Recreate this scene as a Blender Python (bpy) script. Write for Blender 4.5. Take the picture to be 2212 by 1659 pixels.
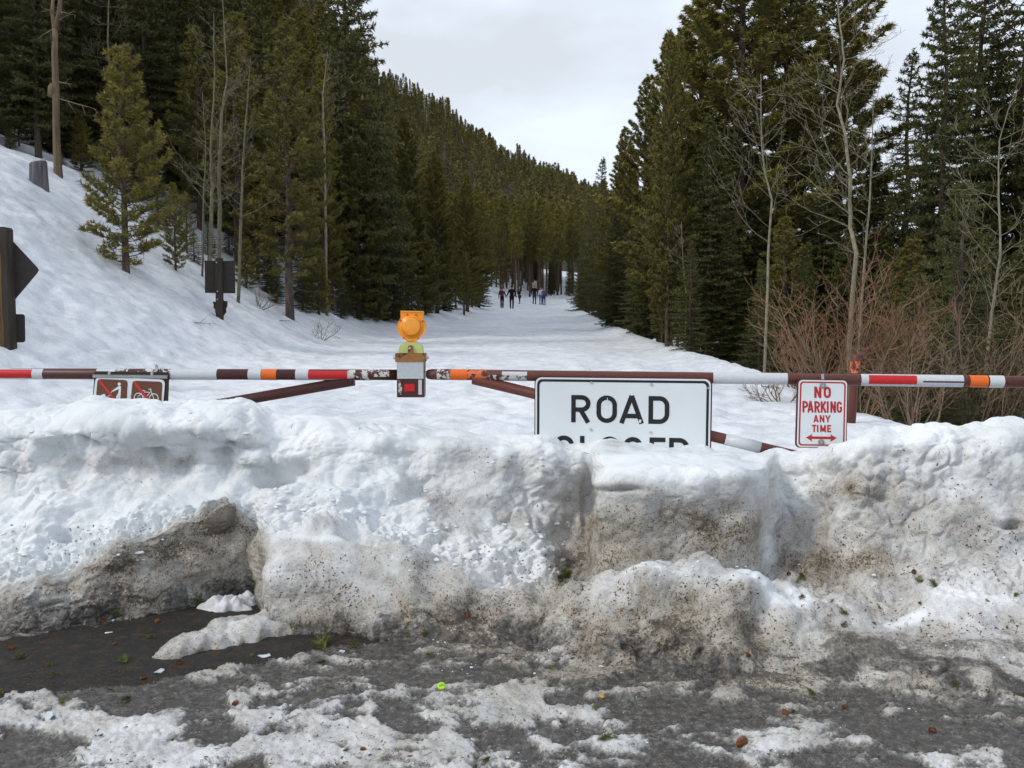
import bpy, math, random
import numpy as np
from mathutils import Vector, Matrix
from mathutils.bvhtree import BVHTree

for _o in list(bpy.data.objects):
    bpy.data.objects.remove(_o, do_unlink=True)
scene = bpy.context.scene
col = scene.collection
R = math.radians

# ------------------------------------------------------------------ camera
EYE = Vector((0.0, 0.0, 1.6))
PITCH = R(4.0)
FV = 1790.7                       # focal length in pixels of a 2212 px wide view
cam_data = bpy.data.cameras.new('camera')
cam_data.sensor_width = 36.0
cam_data.lens = 36.0 * FV / 2212.0
cam_data.clip_start = 0.05
cam_data.clip_end = 6000.0
cam = bpy.data.objects.new('camera', cam_data)
col.objects.link(cam)
cam.location = EYE
cam.rotation_euler = (R(90) - PITCH, 0, 0)
scene.camera = cam

# ------------------------------------------------------------------ sky and sun
SUN_DIR = Vector((-0.74, -0.34, 0.60)).normalized()     # towards the sun
world = bpy.data.worlds.new('World')
scene.world = world
world.use_nodes = True
wn = world.node_tree.nodes
wl = world.node_tree.links
for n in list(wn):
    wn.remove(n)
w_out = wn.new('ShaderNodeOutputWorld')
w_bg = wn.new('ShaderNodeBackground')
w_bg.inputs['Strength'].default_value = 0.1
w_sky = wn.new('ShaderNodeTexSky')
w_sky.sky_type = 'NISHITA'
w_sky.sun_disc = False
w_sky.sun_elevation = math.asin(SUN_DIR.z)
w_sky.sun_rotation = math.atan2(SUN_DIR.x, SUN_DIR.y)
w_sky.altitude = 2800
w_tc = wn.new('ShaderNodeTexCoord')
w_map = wn.new('ShaderNodeMapping')
w_map.inputs['Scale'].default_value = (1.0, 1.0, 2.2)
w_map.inputs['Location'].default_value = (0.35, 0.1, 0.22)
w_n = wn.new('ShaderNodeTexNoise')
w_n.inputs['Scale'].default_value = 3.2
w_n.inputs['Detail'].default_value = 5.0
w_n.inputs['Roughness'].default_value = 0.5
w_r = wn.new('ShaderNodeValToRGB')
w_r.color_ramp.elements[0].position = 0.36
w_r.color_ramp.elements[0].color = (6.5, 6.9, 7.4, 1)
w_r.color_ramp.elements[1].position = 0.56
w_r.color_ramp.elements[1].color = (8.0, 8.75, 9.95, 1)
w_mix = wn.new('ShaderNodeMixRGB')
w_mix.inputs['Fac'].default_value = 0.88
wl.new(w_tc.outputs['Generated'], w_map.inputs['Vector'])
wl.new(w_map.outputs['Vector'], w_n.inputs['Vector'])
wl.new(w_n.outputs['Fac'], w_r.inputs['Fac'])
wl.new(w_sky.outputs['Color'], w_mix.inputs['Color1'])
wl.new(w_r.outputs['Color'], w_mix.inputs['Color2'])
wl.new(w_mix.outputs['Color'], w_bg.inputs['Color'])
wl.new(w_bg.outputs['Background'], w_out.inputs['Surface'])

sun_data = bpy.data.lights.new('sun', 'SUN')
sun_data.energy = 1.5
sun_data.angle = R(10.0)
sun_data.color = (1.0, 0.95, 0.86)
sun = bpy.data.objects.new('sun', sun_data)
col.objects.link(sun)
sun.location = (20, -20, 40)
sun.rotation_euler = (-SUN_DIR).to_track_quat('-Z', 'Y').to_euler()

scene.view_settings.view_transform = 'Standard'
scene.view_settings.look = 'None'
scene.view_settings.exposure = 0.30
scene.view_settings.gamma = 1.0
scene.view_settings.use_curve_mapping = False
scene.render.engine = 'CYCLES'
scene.cycles.use_denoising = True
scene.cycles.max_bounces = 5
scene.cycles.diffuse_bounces = 3
scene.cycles.use_adaptive_sampling = True
scene.cycles.adaptive_threshold = 0.02
scene.cycles.caustics_reflective = False
scene.cycles.caustics_refractive = False

# ------------------------------------------------------------------ helpers
CP, SP = math.cos(PITCH), math.sin(PITCH)


def ray(vx, vy):
    u = (vx - 1106.0) / FV
    v = (829.5 - vy) / FV
    return Vector((u, CP + v * SP, -SP + v * CP))


def at(vx, vy, Y):
    d = ray(vx, vy)
    return EYE + d * (Y / d.y)


def gY(vy, z=0.0):
    d = ray(1106, vy)
    return d.y * ((z - 1.6) / d.z)


class VPlane:
    """a vertical plane through two plan points, to set things out on it"""
    def __init__(self, p, q):
        self.p = Vector((p[0], p[1], 0.0))
        t = Vector((q[0] - p[0], q[1] - p[1], 0.0))
        self.t = t.normalized()
        self.n = Vector((self.t.y, -self.t.x, 0.0))       # towards the viewer
        if self.n.y > 0:
            self.n = -self.n

    def hit(self, vx, vy, off=0.0):
        d = ray(vx, vy)
        pp = self.p
        k = (pp - Vector((EYE.x, EYE.y, 0))).dot(self.n) / Vector((d.x, d.y, 0)).dot(self.n)
        return EYE + d * k + self.n * off


def tag(o, label=None, cat=None, group=None, kind=None):
    if label: o['label'] = label
    if cat: o['category'] = cat
    if group: o['group'] = group
    if kind: o['kind'] = kind
    return o


def empty(name, loc=(0, 0, 0), label=None, cat=None, group=None):
    o = bpy.data.objects.new(name, None)
    o.empty_display_size = 0.2
    o.location = loc
    col.objects.link(o)
    return tag(o, label, cat, group)


class MB:
    def __init__(self):
        self.v = []; self.f = []; self.m = []
        self.mi = 0; self.ct = 0.0; self.t = []

    def vert(self, p):
        self.v.append((p[0], p[1], p[2])); self.t.append(self.ct)
        return len(self.v) - 1

    def face(self, idx):
        self.f.append(tuple(idx)); self.m.append(self.mi)

    def tube(self, pts, radii, sides=8, caps=True, phase=0.0):
        pts = [Vector(p) for p in pts]
        n = len(pts)
        if not hasattr(radii, '__len__'):
            radii = [radii] * n
        ref = None
        rings = []
        for i in range(n):
            if i == 0: t = pts[1] - pts[0]
            elif i == n - 1: t = pts[-1] - pts[-2]
            else: t = pts[i + 1] - pts[i - 1]
            if t.length < 1e-9: t = Vector((0, 0, 1))
            t.normalize()
            if ref is None:
                ref = Vector((0, 0, 1)) if abs(t.z) < 0.9 else Vector((1, 0, 0))
            a = ref - t * ref.dot(t)
            if a.length < 1e-6:
                a = Vector((1, 0, 0)) - t * t.x
            a.normalize(); ref = a
            b = t.cross(a)
            ring = []
            for k in range(sides):
                an = phase + 2 * math.pi * k / sides
                ring.append(self.vert(pts[i] + (a * math.cos(an) + b * math.sin(an)) * radii[i]))
            rings.append(ring)
        for i in range(n - 1):
            r0, r1 = rings[i], rings[i + 1]
            for k in range(sides):
                k2 = (k + 1) % sides
                self.face((r0[k], r0[k2], r1[k2], r1[k]))
        if caps:
            self.face(tuple(reversed(rings[0])))
            self.face(tuple(rings[-1]))

    def prism(self, poly, depth):
        """poly: 3-D points of a flat outline; depth: Vector the outline is swept by"""
        n = len(poly)
        a = [self.vert(p) for p in poly]
        b = [self.vert(Vector(p) + depth) for p in poly]
        self.face(a)
        self.face(tuple(reversed(b)))
        for i in range(n):
            j = (i + 1) % n
            self.face((a[j], a[i], b[i], b[j]))

    def flat(self, poly):
        self.face([self.vert(p) for p in poly])

    def box(self, c, sx, sy, sz, mat=None):
        c = Vector(c)
        pts = []
        for dz in (-1, 1):
            for dx, dy in ((-1, -1), (1, -1), (1, 1), (-1, 1)):
                p = Vector((dx * sx / 2, dy * sy / 2, dz * sz / 2))
                if mat is not None: p = mat @ p
                pts.append(self.vert(c + p))
        q = pts
        for f in ((3, 2, 1, 0), (4, 5, 6, 7), (0, 1, 5, 4), (1, 2, 6, 5), (2, 3, 7, 6), (3, 0, 4, 7)):
            self.face([q[i] for i in f])

    def blob(self, c, r, seed=0, rough=0.25, scale=(1, 1, 1)):
        rg = random.Random(seed)
        t = (1 + 5 ** .5) / 2
        vs = [(-1, t, 0), (1, t, 0), (-1, -t, 0), (1, -t, 0), (0, -1, t), (0, 1, t), (0, -1, -t), (0, 1, -t), (t, 0, -1), (t, 0, 1), (-t, 0, -1), (-t, 0, 1)]
        fs = [(0, 11, 5), (0, 5, 1), (0, 1, 7), (0, 7, 10), (0, 10, 11), (1, 5, 9), (5, 11, 4), (11, 10, 2), (10, 7, 6), (7, 1, 8), (3, 9, 4), (3, 4, 2), (3, 2, 6), (3, 6, 8), (3, 8, 9), (4, 9, 5), (2, 4, 11), (6, 2, 10), (8, 6, 7), (9, 8, 1)]
        ids = []
        for v in vs:
            vv = Vector(v).normalized() * r * (1 + rg.uniform(-rough, rough))
            ids.append(self.vert(Vector(c) + Vector((vv.x * scale[0], vv.y * scale[1], vv.z * scale[2]))))
        for f in fs:
            self.face([ids[i] for i in f])

    def mesh(self, name, mats, smooth=False):
        me = bpy.data.meshes.new(name)
        me.from_pydata(self.v, [], self.f)
        if not isinstance(mats, (list, tuple)): mats = [mats]
        for m in mats: me.materials.append(m)
        if len(mats) > 1:
            me.polygons.foreach_set('material_index', self.m)
        if smooth:
            me.polygons.foreach_set('use_smooth', [True] * len(self.f))
        if any(self.t):
            me.attributes.new('tint', 'FLOAT', 'POINT').data.foreach_set('value', self.t)
        me.update()
        return me

    def build(self, name, mats, parent=None, smooth=False):
        o = bpy.data.objects.new(name, self.mesh(name, mats, smooth))
        col.objects.link(o)
        if parent is not None:
            o.parent = parent
            o.matrix_parent_inverse = Matrix.Translation(parent.location).inverted() if parent.rotation_euler[:] == (0, 0, 0) else parent.matrix_basis.inverted()
        return o


def np_mesh(name, verts, faces, mat, smooth=True, attrs=None):
    """verts (n,3); faces (m,3) or (m,4) arrays; attrs {name: per-vertex floats}"""
    me = bpy.data.meshes.new(name)
    verts = np.asarray(verts, dtype=np.float32); faces = np.asarray(faces, dtype=np.int32)
    k = faces.shape[1]
    me.vertices.add(len(verts)); me.vertices.foreach_set('co', verts.ravel())
    me.loops.add(faces.size); me.loops.foreach_set('vertex_index', faces.ravel())
    me.polygons.add(len(faces))
    me.polygons.foreach_set('loop_start', np.arange(0, faces.size, k, dtype=np.int32))
    me.polygons.foreach_set('loop_total', np.full(len(faces), k, dtype=np.int32))
    if smooth:
        me.polygons.foreach_set('use_smooth', np.ones(len(faces), dtype=bool))
    for an, av in (attrs or {}).items():
        a = me.attributes.new(an, 'FLOAT', 'POINT')
        a.data.foreach_set('value', np.asarray(av, dtype=np.float32).ravel())
    if mat is not None: me.materials.append(mat)
    me.update(calc_edges=True)
    return me


def link(name, me, parent=None):
    o = bpy.data.objects.new(name, me)
    col.objects.link(o)
    if parent is not None: o.parent = parent
    return o


# vectorised gradient noise -------------------------------------------------
_rs = np.random.RandomState(11)
_perm = np.concatenate([_rs.permutation(256)] * 3).astype(np.int64)
_g = _rs.normal(size=(256, 3)); _g /= np.linalg.norm(_g, axis=1)[:, None]


def pn(P):
    P = np.asarray(P, dtype=np.float64)
    I = np.floor(P).astype(np.int64); F = P - I
    I &= 255
    U = F * F * F * (F * (F * 6 - 15) + 10)
    out = np.zeros(P.shape[:-1])
    for dx in (0, 1):
        wx = U[..., 0] if dx else 1 - U[..., 0]
        hx = _perm[(I[..., 0] + dx) & 255]
        for dy in (0, 1):
            wy = U[..., 1] if dy else 1 - U[..., 1]
            hy = _perm[hx + ((I[..., 1] + dy) & 255)]
            for dz in (0, 1):
                wz = U[..., 2] if dz else 1 - U[..., 2]
                h = _perm[hy + ((I[..., 2] + dz) & 255)]
                g = _g[h]
                dot = g[..., 0] * (F[..., 0] - dx) + g[..., 1] * (F[..., 1] - dy) + g[..., 2] * (F[..., 2] - dz)
                out += wx * wy * wz * dot
    return out * 1.6


def fbm(P, oct=4, gain=0.5, lac=2.1):
    P = np.asarray(P, dtype=np.float64); s = 0; a = 1.0; tot = 0
    for i in range(oct):
        s = s + a * pn(P + 17.3 * i); tot += a
        a *= gain; P = P * lac
    return s / tot


def sstep(a, b, x):
    t = np.clip((x - a) / (b - a), 0, 1)
    return t * t * (3 - 2 * t)


def pchip(x, y, xi):
    x = np.asarray(x, float); y = np.asarray(y, float); xi = np.asarray(xi, float)
    h = np.diff(x); d = np.diff(y) / h
    m = np.zeros_like(y)
    m[0] = d[0]; m[-1] = d[-1]
    for i in range(1, len(x) - 1):
        if d[i - 1] * d[i] > 0:
            w1 = 2 * h[i] + h[i - 1]; w2 = h[i] + 2 * h[i - 1]
            m[i] = (w1 + w2) / (w1 / d[i - 1] + w2 / d[i])
    k = np.clip(np.searchsorted(x, xi) - 1, 0, len(x) - 2)
    t = (xi - x[k]) / h[k]
    t2 = t * t; t3 = t2 * t
    return (2 * t3 - 3 * t2 + 1) * y[k] + (t3 - 2 * t2 + t) * h[k] * m[k] + (-2 * t3 + 3 * t2) * y[k + 1] + (t3 - t2) * h[k] * m[k + 1]


# ------------------------------------------------------------------ materials
def new_mat(name):
    m = bpy.data.materials.new(name)
    m.use_nodes = True
    nt = m.node_tree
    for n in list(nt.nodes): nt.nodes.remove(n)
    out = nt.nodes.new('ShaderNodeOutputMaterial')
    b = nt.nodes.new('ShaderNodeBsdfPrincipled')
    nt.links.new(b.outputs['BSDF'], out.inputs['Surface'])
    return m, nt, b


class NT:
    def __init__(self, nt): self.nt = nt

    def n(self, t, **kw):
        nd = self.nt.nodes.new(t)
        for k, v in kw.items():
            if k in nd.inputs: nd.inputs[k].default_value = v
            else: setattr(nd, k, v)
        return nd

    def l(self, a, b): self.nt.links.new(a, b)

    def coord(self, kind='Object'):
        return self.n('ShaderNodeTexCoord').outputs[kind]

    def noise(self, vec, scale, detail=4.0, rough=0.5, dist=0.0):
        nd = self.n('ShaderNodeTexNoise', Scale=scale, Detail=detail, Roughness=rough, Distortion=dist)
        if vec is not None: self.l(vec, nd.inputs['Vector'])
        return nd.outputs['Fac']

    def ramp(self, fac, stops):
        r = self.n('ShaderNodeValToRGB')
        e = r.color_ramp.elements
        while len(e) < len(stops): e.new(0.5)
        for i, (p, c) in enumerate(stops):
            e[i].position = p
            e[i].color = (c[0], c[1], c[2], 1) if hasattr(c, '__len__') else (c, c, c, 1)
        self.l(fac, r.inputs['Fac'])
        return r.outputs['Color']

    def mix(self, fac, a, b, mode='MIX'):
        m = self.n('ShaderNodeMixRGB', blend_type=mode)
        for i, x in ((0, fac), (1, a), (2, b)):
            if hasattr(x, 'default_value') or hasattr(x, 'links'): self.l(x, m.inputs[i])
            elif i == 0: m.inputs[0].default_value = x
            else: m.inputs[i].default_value = (x[0], x[1], x[2], 1)
        return m.outputs['Color']

    def math(self, op, a, b=None, clamp=False):
        m = self.n('ShaderNodeMath', operation=op)
        m.use_clamp = clamp
        for i, x in ((0, a), (1, b)):
            if x is None: continue
            if hasattr(x, 'links'): self.l(x, m.inputs[i])
            else: m.inputs[i].default_value = x
        return m.outputs['Value']

    def attr(self, name):
        return self.n('ShaderNodeAttribute', attribute_name=name).outputs['Fac']

    def bump(self, height, bsdf, strength=0.5, dist=0.01):
        b = self.n('ShaderNodeBump', Strength=strength, Distance=dist)
        self.l(height, b.inputs['Height'])
        self.l(b.outputs['Normal'], bsdf.inputs['Normal'])


def plain(name, c, rough=0.6, spec=0.3, var=0.12, scale=9.0, metal=0.0, bump=0.0):
    m, nt, b = new_mat(name)
    k = NT(nt)
    co = k.coord()
    nz = k.noise(co, scale, 5.0, 0.6)
    cc = k.ramp(nz, [(0.3, [x * (1 - var) for x in c]), (0.7, [min(1, x * (1 + var)) for x in c])])
    k.l(cc, b.inputs['Base Color'])
    b.inputs['Roughness'].default_value = rough
    b.inputs['Specular IOR Level'].default_value = spec
    b.inputs['Metallic'].default_value = metal
    if bump > 0:
        k.bump(k.noise(co, scale * 4, 4, 0.6), b, bump, 0.004)
    return m


def make_bank_snow():
    m, nt, b = new_mat('dirty_bank_snow')
    k = NT(nt)
    co = k.coord()
    dirt = k.attr('dirt'); ice = k.attr('ice')
    # blotches of grime that follow the plough layers
    n1 = k.noise(co, 3.2, 6.0, 0.62, 0.8)
    n2 = k.noise(co, 17.0, 6.0, 0.68)
    n3 = k.noise(co, 70.0, 4.0, 0.7)
    blot = k.math('ADD', k.math('MULTIPLY', n1, 0.55), k.math('ADD', k.math('MULTIPLY', n2, 0.30), k.math('MULTIPLY', n3, 0.15)))
    f = k.math('ADD', k.math('MULTIPLY', dirt, 1.25), k.math('MULTIPLY', k.math('SUBTRACT', blot, 0.5), 2.2))
    f = k.math('MULTIPLY', f, k.ramp(dirt, [(0.0, 0.3), (0.25, 1.0)]))
    fac = k.ramp(f, [(0.04, 0.0), (0.40, 0.48), (0.90, 1.0)])
    clean = k.ramp(k.noise(co, 2.6, 3.0, 0.5), [(0.3, (0.62, 0.65, 0.67)), (0.7, (0.78, 0.79, 0.80))])
    tan = k.ramp(k.noise(co, 6.0, 5.0, 0.65), [(0.28, (0.15, 0.127, 0.097)), (0.5, (0.27, 0.235, 0.185)), (0.72, (0.43, 0.385, 0.315))])
    c = k.mix(fac, clean, tan)
    # dark gritty layer
    dk = k.ramp(k.math('ADD', f, k.math('MULTIPLY', k.math('SUBTRACT', n3, 0.5), 1.0)), [(0.98, 0.0), (1.5, 1.0)])
    c = k.mix(k.math('MULTIPLY', dk, 0.75), c, (0.055, 0.047, 0.04))
    # bits of bark, needles and grit
    g1 = k.noise(co, 115.0, 2.0, 0.6)
    thr = k.math('ADD', g1, k.math('MULTIPLY', fac, 0.125))
    sp = k.ramp(thr, [(0.70, 0.0), (0.73, 1.0)])
    c = k.mix(k.math('MULTIPLY', sp, 0.8), c, (0.035, 0.024, 0.016))
    # wet grey ice where the ground is glazed
    icec = k.ramp(k.noise(co, 30.0, 6.0, 0.7), [(0.32, (0.034, 0.030, 0.026)), (0.52, (0.072, 0.065, 0.057)), (0.72, (0.185, 0.176, 0.165))])
    gi = k.ramp(k.noise(co, 130.0, 3.0, 0.7), [(0.36, 0.58), (0.62, 1.28)])
    icec = k.mix(1.0, icec, gi, 'MULTIPLY')
    edge = k.math('ADD', ice, k.math('MULTIPLY', k.math('SUBTRACT', k.math('ADD', k.math('MULTIPLY', n2, 0.5), k.math('MULTIPLY', n3, 0.5)), 0.5), 2.6))
    ice_e = k.math('MULTIPLY', k.ramp(edge, [(0.15, 0.0), (0.5, 0.68), (0.9, 1.0)]), k.ramp(ice, [(0.0, 0.0), (0.12, 1.0)]))
    c = k.mix(ice_e, c, icec)
    k.l(c, b.inputs['Base Color'])
    rg = k.ramp(ice_e, [(0.0, 0.75), (1.0, 0.22)])
    k.l(rg, b.inputs['Roughness'])
    b.inputs['Specular IOR Level'].default_value = 0.35
    b.inputs['Subsurface Weight'].default_value = 0.0
    h = k.math('ADD', k.math('MULTIPLY', k.noise(co, 38.0, 5.0, 0.7), 1.0), k.math('MULTIPLY', k.noise(co, 140.0, 3.0, 0.6), 0.35))
    vz = k.n('ShaderNodeTexVoronoi', Scale=24.0, Randomness=1.0)
    vz.feature = 'F1'
    k.l(co, vz.inputs['Vector'])
    h = k.math('SUBTRACT', h, k.math('MULTIPLY', vz.outputs['Distance'], k.math('ADD', k.math('MULTIPLY', dirt, 0.6), 0.1)))
    k.bump(h, b, 0.5, 0.010)
    return m


def make_field_snow():
    m, nt, b = new_mat('trampled_snow')
    k = NT(nt)
    co = k.coord()
    n1 = k.noise(co, 0.55, 5.0, 0.55)
    n2 = k.noise(co, 3.5, 6.0, 0.65)
    c = k.ramp(n1, [(0.32, (0.66, 0.685, 0.73)), (0.62, (0.77, 0.785, 0.81))])
    gr = k.ramp(n2, [(0.36, 0.80), (0.56, 1.0)])
    c = k.mix(1.0, c, gr, 'MULTIPLY')
    sl = k.ramp(k.math('MULTIPLY', k.noise(co, 1.3, 5.0, 0.6), k.attr('dirt')), [(0.30, 0.0), (0.62, 1.0)])
    c = k.mix(sl, c, (0.48, 0.45, 0.37))
    sp = k.ramp(k.noise(co, 34.0, 2.0, 0.5), [(0.735, 0.0), (0.755, 1.0)])
    c = k.mix(k.math('MULTIPLY', sp, 0.45), c, (0.20, 0.17, 0.13))
    k.l(c, b.inputs['Base Color'])
    b.inputs['Roughness'].default_value = 0.7
    b.inputs['Specular IOR Level'].default_value = 0.25
    h = k.math('ADD', k.noise(co, 9.0, 6.0, 0.7), k.math('MULTIPLY', k.noise(co, 45.0, 3.0, 0.6), 0.3))
    k.bump(h, b, 0.45, 0.05)
    return m


def make_asphalt():
    m, nt, b = new_mat('wet_asphalt')
    k = NT(nt)
    co = k.coord()
    c = k.ramp(k.noise(co, 160.0, 3.0, 0.7), [(0.3, (0.010, 0.010, 0.010)), (0.55, (0.026, 0.025, 0.023)), (0.8, (0.09, 0.083, 0.075))])
    lit = k.ramp(k.noise(co, 13.0, 8.0, 0.8), [(0.50, 0.0), (0.62, 1.0)])
    c = k.mix(k.math('MULTIPLY', lit, 0.7), c, (0.075, 0.045, 0.022))
    gsp = k.ramp(k.noise(co, 75.0, 3.0, 0.6), [(0.62, 0.0), (0.68, 1.0)])
    c = k.mix(k.math('MULTIPLY', gsp, 0.6), c, (0.16, 0.13, 0.10))
    k.l(c, b.inputs['Base Color'])
    rr = k.ramp(k.noise(co, 6.0, 4.0, 0.6), [(0.35, 0.55), (0.65, 0.9)])
    b.inputs['Specular IOR Level'].default_value = 0.2
    k.l(rr, b.inputs['Roughness'])
    k.bump(k.noise(co, 190.0, 3.0, 0.7), b, 0.6, 0.006)
    return m


def make_needles(name, lo, hi, rand=0.35):
    m, nt, b = new_mat(name)
    k = NT(nt)
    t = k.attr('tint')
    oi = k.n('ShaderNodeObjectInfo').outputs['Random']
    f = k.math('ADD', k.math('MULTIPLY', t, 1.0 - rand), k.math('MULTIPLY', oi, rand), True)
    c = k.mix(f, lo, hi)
    k.l(c, b.inputs['Base Color'])
    b.inputs['Roughness'].default_value = 0.55
    b.inputs['Specular IOR Level'].default_value = 0.25
    return m


def make_bark(name, lo, hi, scale=14.0, zs=0.25):
    m, nt, b = new_mat(name)
    k = NT(nt)
    mp = k.n('ShaderNodeMapping')
    mp.inputs['Scale'].default_value = (1, 1, zs)
    k.l(k.coord(), mp.inputs['Vector'])
    nz = k.noise(mp.outputs['Vector'], scale, 6.0, 0.7)
    c = k.ramp(nz, [(0.3, lo), (0.7, hi)])
    k.l(c, b.inputs['Base Color'])
    b.inputs['Roughness'].default_value = 0.85
    b.inputs['Specular IOR Level'].default_value = 0.15
    k.bump(nz, b, 0.7, 0.02)
    return m


def make_twig(name, lo, hi, tip):
    m, nt, b = new_mat(name)
    k = NT(nt)
    c = k.ramp(k.noise(k.coord(), 12.0, 4.0, 0.6), [(0.3, lo), (0.7, hi)])
    c = k.mix(k.attr('tint'), c, tip)
    k.l(c, b.inputs['Base Color'])
    b.inputs['Roughness'].default_value = 0.7
    b.inputs['Specular IOR Level'].default_value = 0.2
    return m


def make_worn(name, paint, under, amount, scale=22.0, rough=0.5, edge=0.02):
    """paint or tape partly flaked off the steel"""
    m, nt, b = new_mat(name)
    k = NT(nt)
    nz = k.noise(k.coord(), scale, 6.0, 0.65, 0.4)
    f = k.ramp(nz, [(amount - edge, 0.0), (amount + edge, 1.0)])
    pv = k.ramp(k.noise(k.coord(), 60.0, 4.0, 0.6), [(0.3, [x * 0.86 for x in paint]), (0.7, paint)])
    uv = k.ramp(k.noise(k.coord(), 45.0, 4.0, 0.6), [(0.3, [x * 0.7 for x in under]), (0.7, [x * 1.3 for x in under])])
    c = k.mix(f, uv, pv)
    k.l(c, b.inputs['Base Color'])
    b.inputs['Roughness'].default_value = rough
    b.inputs['Specular IOR Level'].default_value = 0.35
    k.bump(f, b, 0.25, 0.002)
    return m


M = {}
M['bank'] = make_bank_snow()
M['field'] = make_field_snow()
M['asphalt'] = make_asphalt()
M['chunk'] = plain('crumbled_snow', (0.68, 0.70, 0.735), 0.75, 0.25, 0.05, 20, bump=0.5)
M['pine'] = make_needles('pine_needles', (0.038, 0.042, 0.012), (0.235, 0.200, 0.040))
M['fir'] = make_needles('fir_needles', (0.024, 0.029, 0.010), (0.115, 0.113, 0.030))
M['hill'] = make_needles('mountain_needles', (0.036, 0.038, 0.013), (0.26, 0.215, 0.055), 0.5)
M['bark'] = make_bark('conifer_bark', (0.035, 0.026, 0.02), (0.13, 0.10, 0.08))
M['bark_warm'] = make_bark('pine_bark', (0.045, 0.03, 0.021), (0.16, 0.11, 0.078))
M['snag'] = make_bark('weathered_deadwood', (0.05, 0.045, 0.04), (0.22, 0.15, 0.085), 9.0, 0.12)
M['grey_wood'] = make_bark('grey_stump_wood', (0.06, 0.06, 0.06), (0.20, 0.195, 0.19), 18.0, 0.1)
M['dead'] = plain('dead_grey_wood', (0.27, 0.245, 0.24), 0.8, 0.1, 0.3, 3)
M['aspen'] = make_twig('aspen_bark', (0.125, 0.115, 0.075), (0.26, 0.235, 0.165), (0.19, 0.155, 0.10))
M['aspen_dim'] = make_twig('aspen_bark_olive', (0.08, 0.072, 0.045), (0.19, 0.17, 0.105), (0.14, 0.11, 0.08))
M['willow'] = make_twig('willow_twig', (0.11, 0.08, 0.05), (0.25, 0.19, 0.125), (0.215, 0.07, 0.03))
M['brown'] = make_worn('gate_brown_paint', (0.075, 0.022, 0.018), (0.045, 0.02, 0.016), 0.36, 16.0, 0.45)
M['brown_sunlit'] = make_worn('gate_brown_paint_sunlit', (0.125, 0.038, 0.028), (0.06, 0.025, 0.02), 0.36, 16.0, 0.5)  # gate brown lightened for the downhill side, sunlight put into the colour
M['tape_white'] = make_worn('white_reflective_tape', (0.56, 0.58, 0.60), (0.10, 0.03, 0.025), 0.22, 14.0, 0.35)
M['tape_peel'] = make_worn('peeling_white_tape', (0.58, 0.57, 0.54), (0.075, 0.024, 0.02), 0.50, 24.0, 0.5)
M['tape_red'] = make_worn('red_tape', (0.52, 0.018, 0.02), (0.6, 0.6, 0.6), 0.24, 12.0, 0.4)
M['tape_orange'] = make_worn('orange_tape', (0.75, 0.14, 0.015), (0.09, 0.03, 0.02), 0.24, 18.0, 0.45)
M['orange_peel'] = make_worn('peeling_orange_paint', (0.70, 0.16, 0.045), (0.075, 0.024, 0.02), 0.49, 26.0, 0.55)
M['rust'] = make_worn('rusty_cap', (0.33, 0.15, 0.045), (0.09, 0.03, 0.022), 0.47, 13.0, 0.7)
M['plate'] = make_worn('grey_white_plate', (0.52, 0.55, 0.57), (0.09, 0.03, 0.025), 0.27, 10.0, 0.4)
M['zinc'] = plain('zinc_steel', (0.52, 0.54, 0.55), 0.35, 0.5, 0.15, 30, 0.7)
M['aluminium'] = plain('dull_aluminium', (0.30, 0.30, 0.30), 0.45, 0.5, 0.15, 30, 0.4)
M['sign_white'] = plain('white_sign_sheet', (0.66, 0.70, 0.72), 0.42, 0.4, 0.035, 3)
M['black'] = plain('black_sign_ink', (0.012, 0.012, 0.013), 0.45, 0.35, 0.1, 12)
M['sign_red'] = plain('red_sign_ink', (0.44, 0.018, 0.022), 0.45, 0.35, 0.06, 10)
M['slash_red'] = plain('red_slash_ink', (0.46, 0.035, 0.035), 0.45, 0.35, 0.06, 10)
M['park_brown'] = plain('brown_sign_sheet', (0.135, 0.05, 0.026), 0.5, 0.3, 0.06, 6)
M['board_dark'] = plain('dark_brown_board', (0.038, 0.032, 0.026), 0.7, 0.2, 0.2, 12, bump=0.3)
M['sign_back'] = plain('dark_sign_back', (0.042, 0.034, 0.030), 0.6, 0.25, 0.15, 20)
M['post_wood'] = make_bark('brown_post_paint', (0.03, 0.024, 0.02), (0.065, 0.052, 0.044), 16.0, 0.1)
M['post_worn'] = make_bark('worn_post_wood', (0.06, 0.04, 0.02), (0.19, 0.125, 0.06), 14.0, 0.08)
M['amber'] = plain('amber_lens_plastic', (0.92, 0.30, 0.008), 0.32, 0.5, 0.06, 8)
M['amber_deep'] = plain('amber_inner_lens', (0.90, 0.33, 0.02), 0.22, 0.6, 0.08, 60)
M['amber_dark'] = plain('amber_screw_boss', (0.55, 0.12, 0.004), 0.4, 0.5, 0.1, 30)
M['amber_pale'] = plain('amber_panel', (0.85, 0.38, 0.03), 0.35, 0.5, 0.06, 8)
M['lime'] = plain('lime_battery_case', (0.52, 0.58, 0.20), 0.5, 0.35, 0.06, 8)
M['cone'] = plain('pine_cone_scales', (0.20, 0.085, 0.035), 0.8, 0.15, 0.45, 60)
M['sprig'] = make_needles('fallen_sprig_needles', (0.045, 0.058, 0.015), (0.20, 0.21, 0.045), 0.3)
M['cap'] = plain('lime_bottle_cap', (0.42, 0.72, 0.03), 0.4, 0.4, 0.05, 40)
M['cap_ink'] = plain('dark_cap_print', (0.06, 0.12, 0.02), 0.5, 0.3, 0.1, 40)
M['paper'] = plain('white_paper', (0.80, 0.78, 0.73), 0.7, 0.2, 0.05, 30)
M['filter'] = plain('cigarette_filter', (0.62, 0.42, 0.22), 0.7, 0.2, 0.1, 90)
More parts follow.
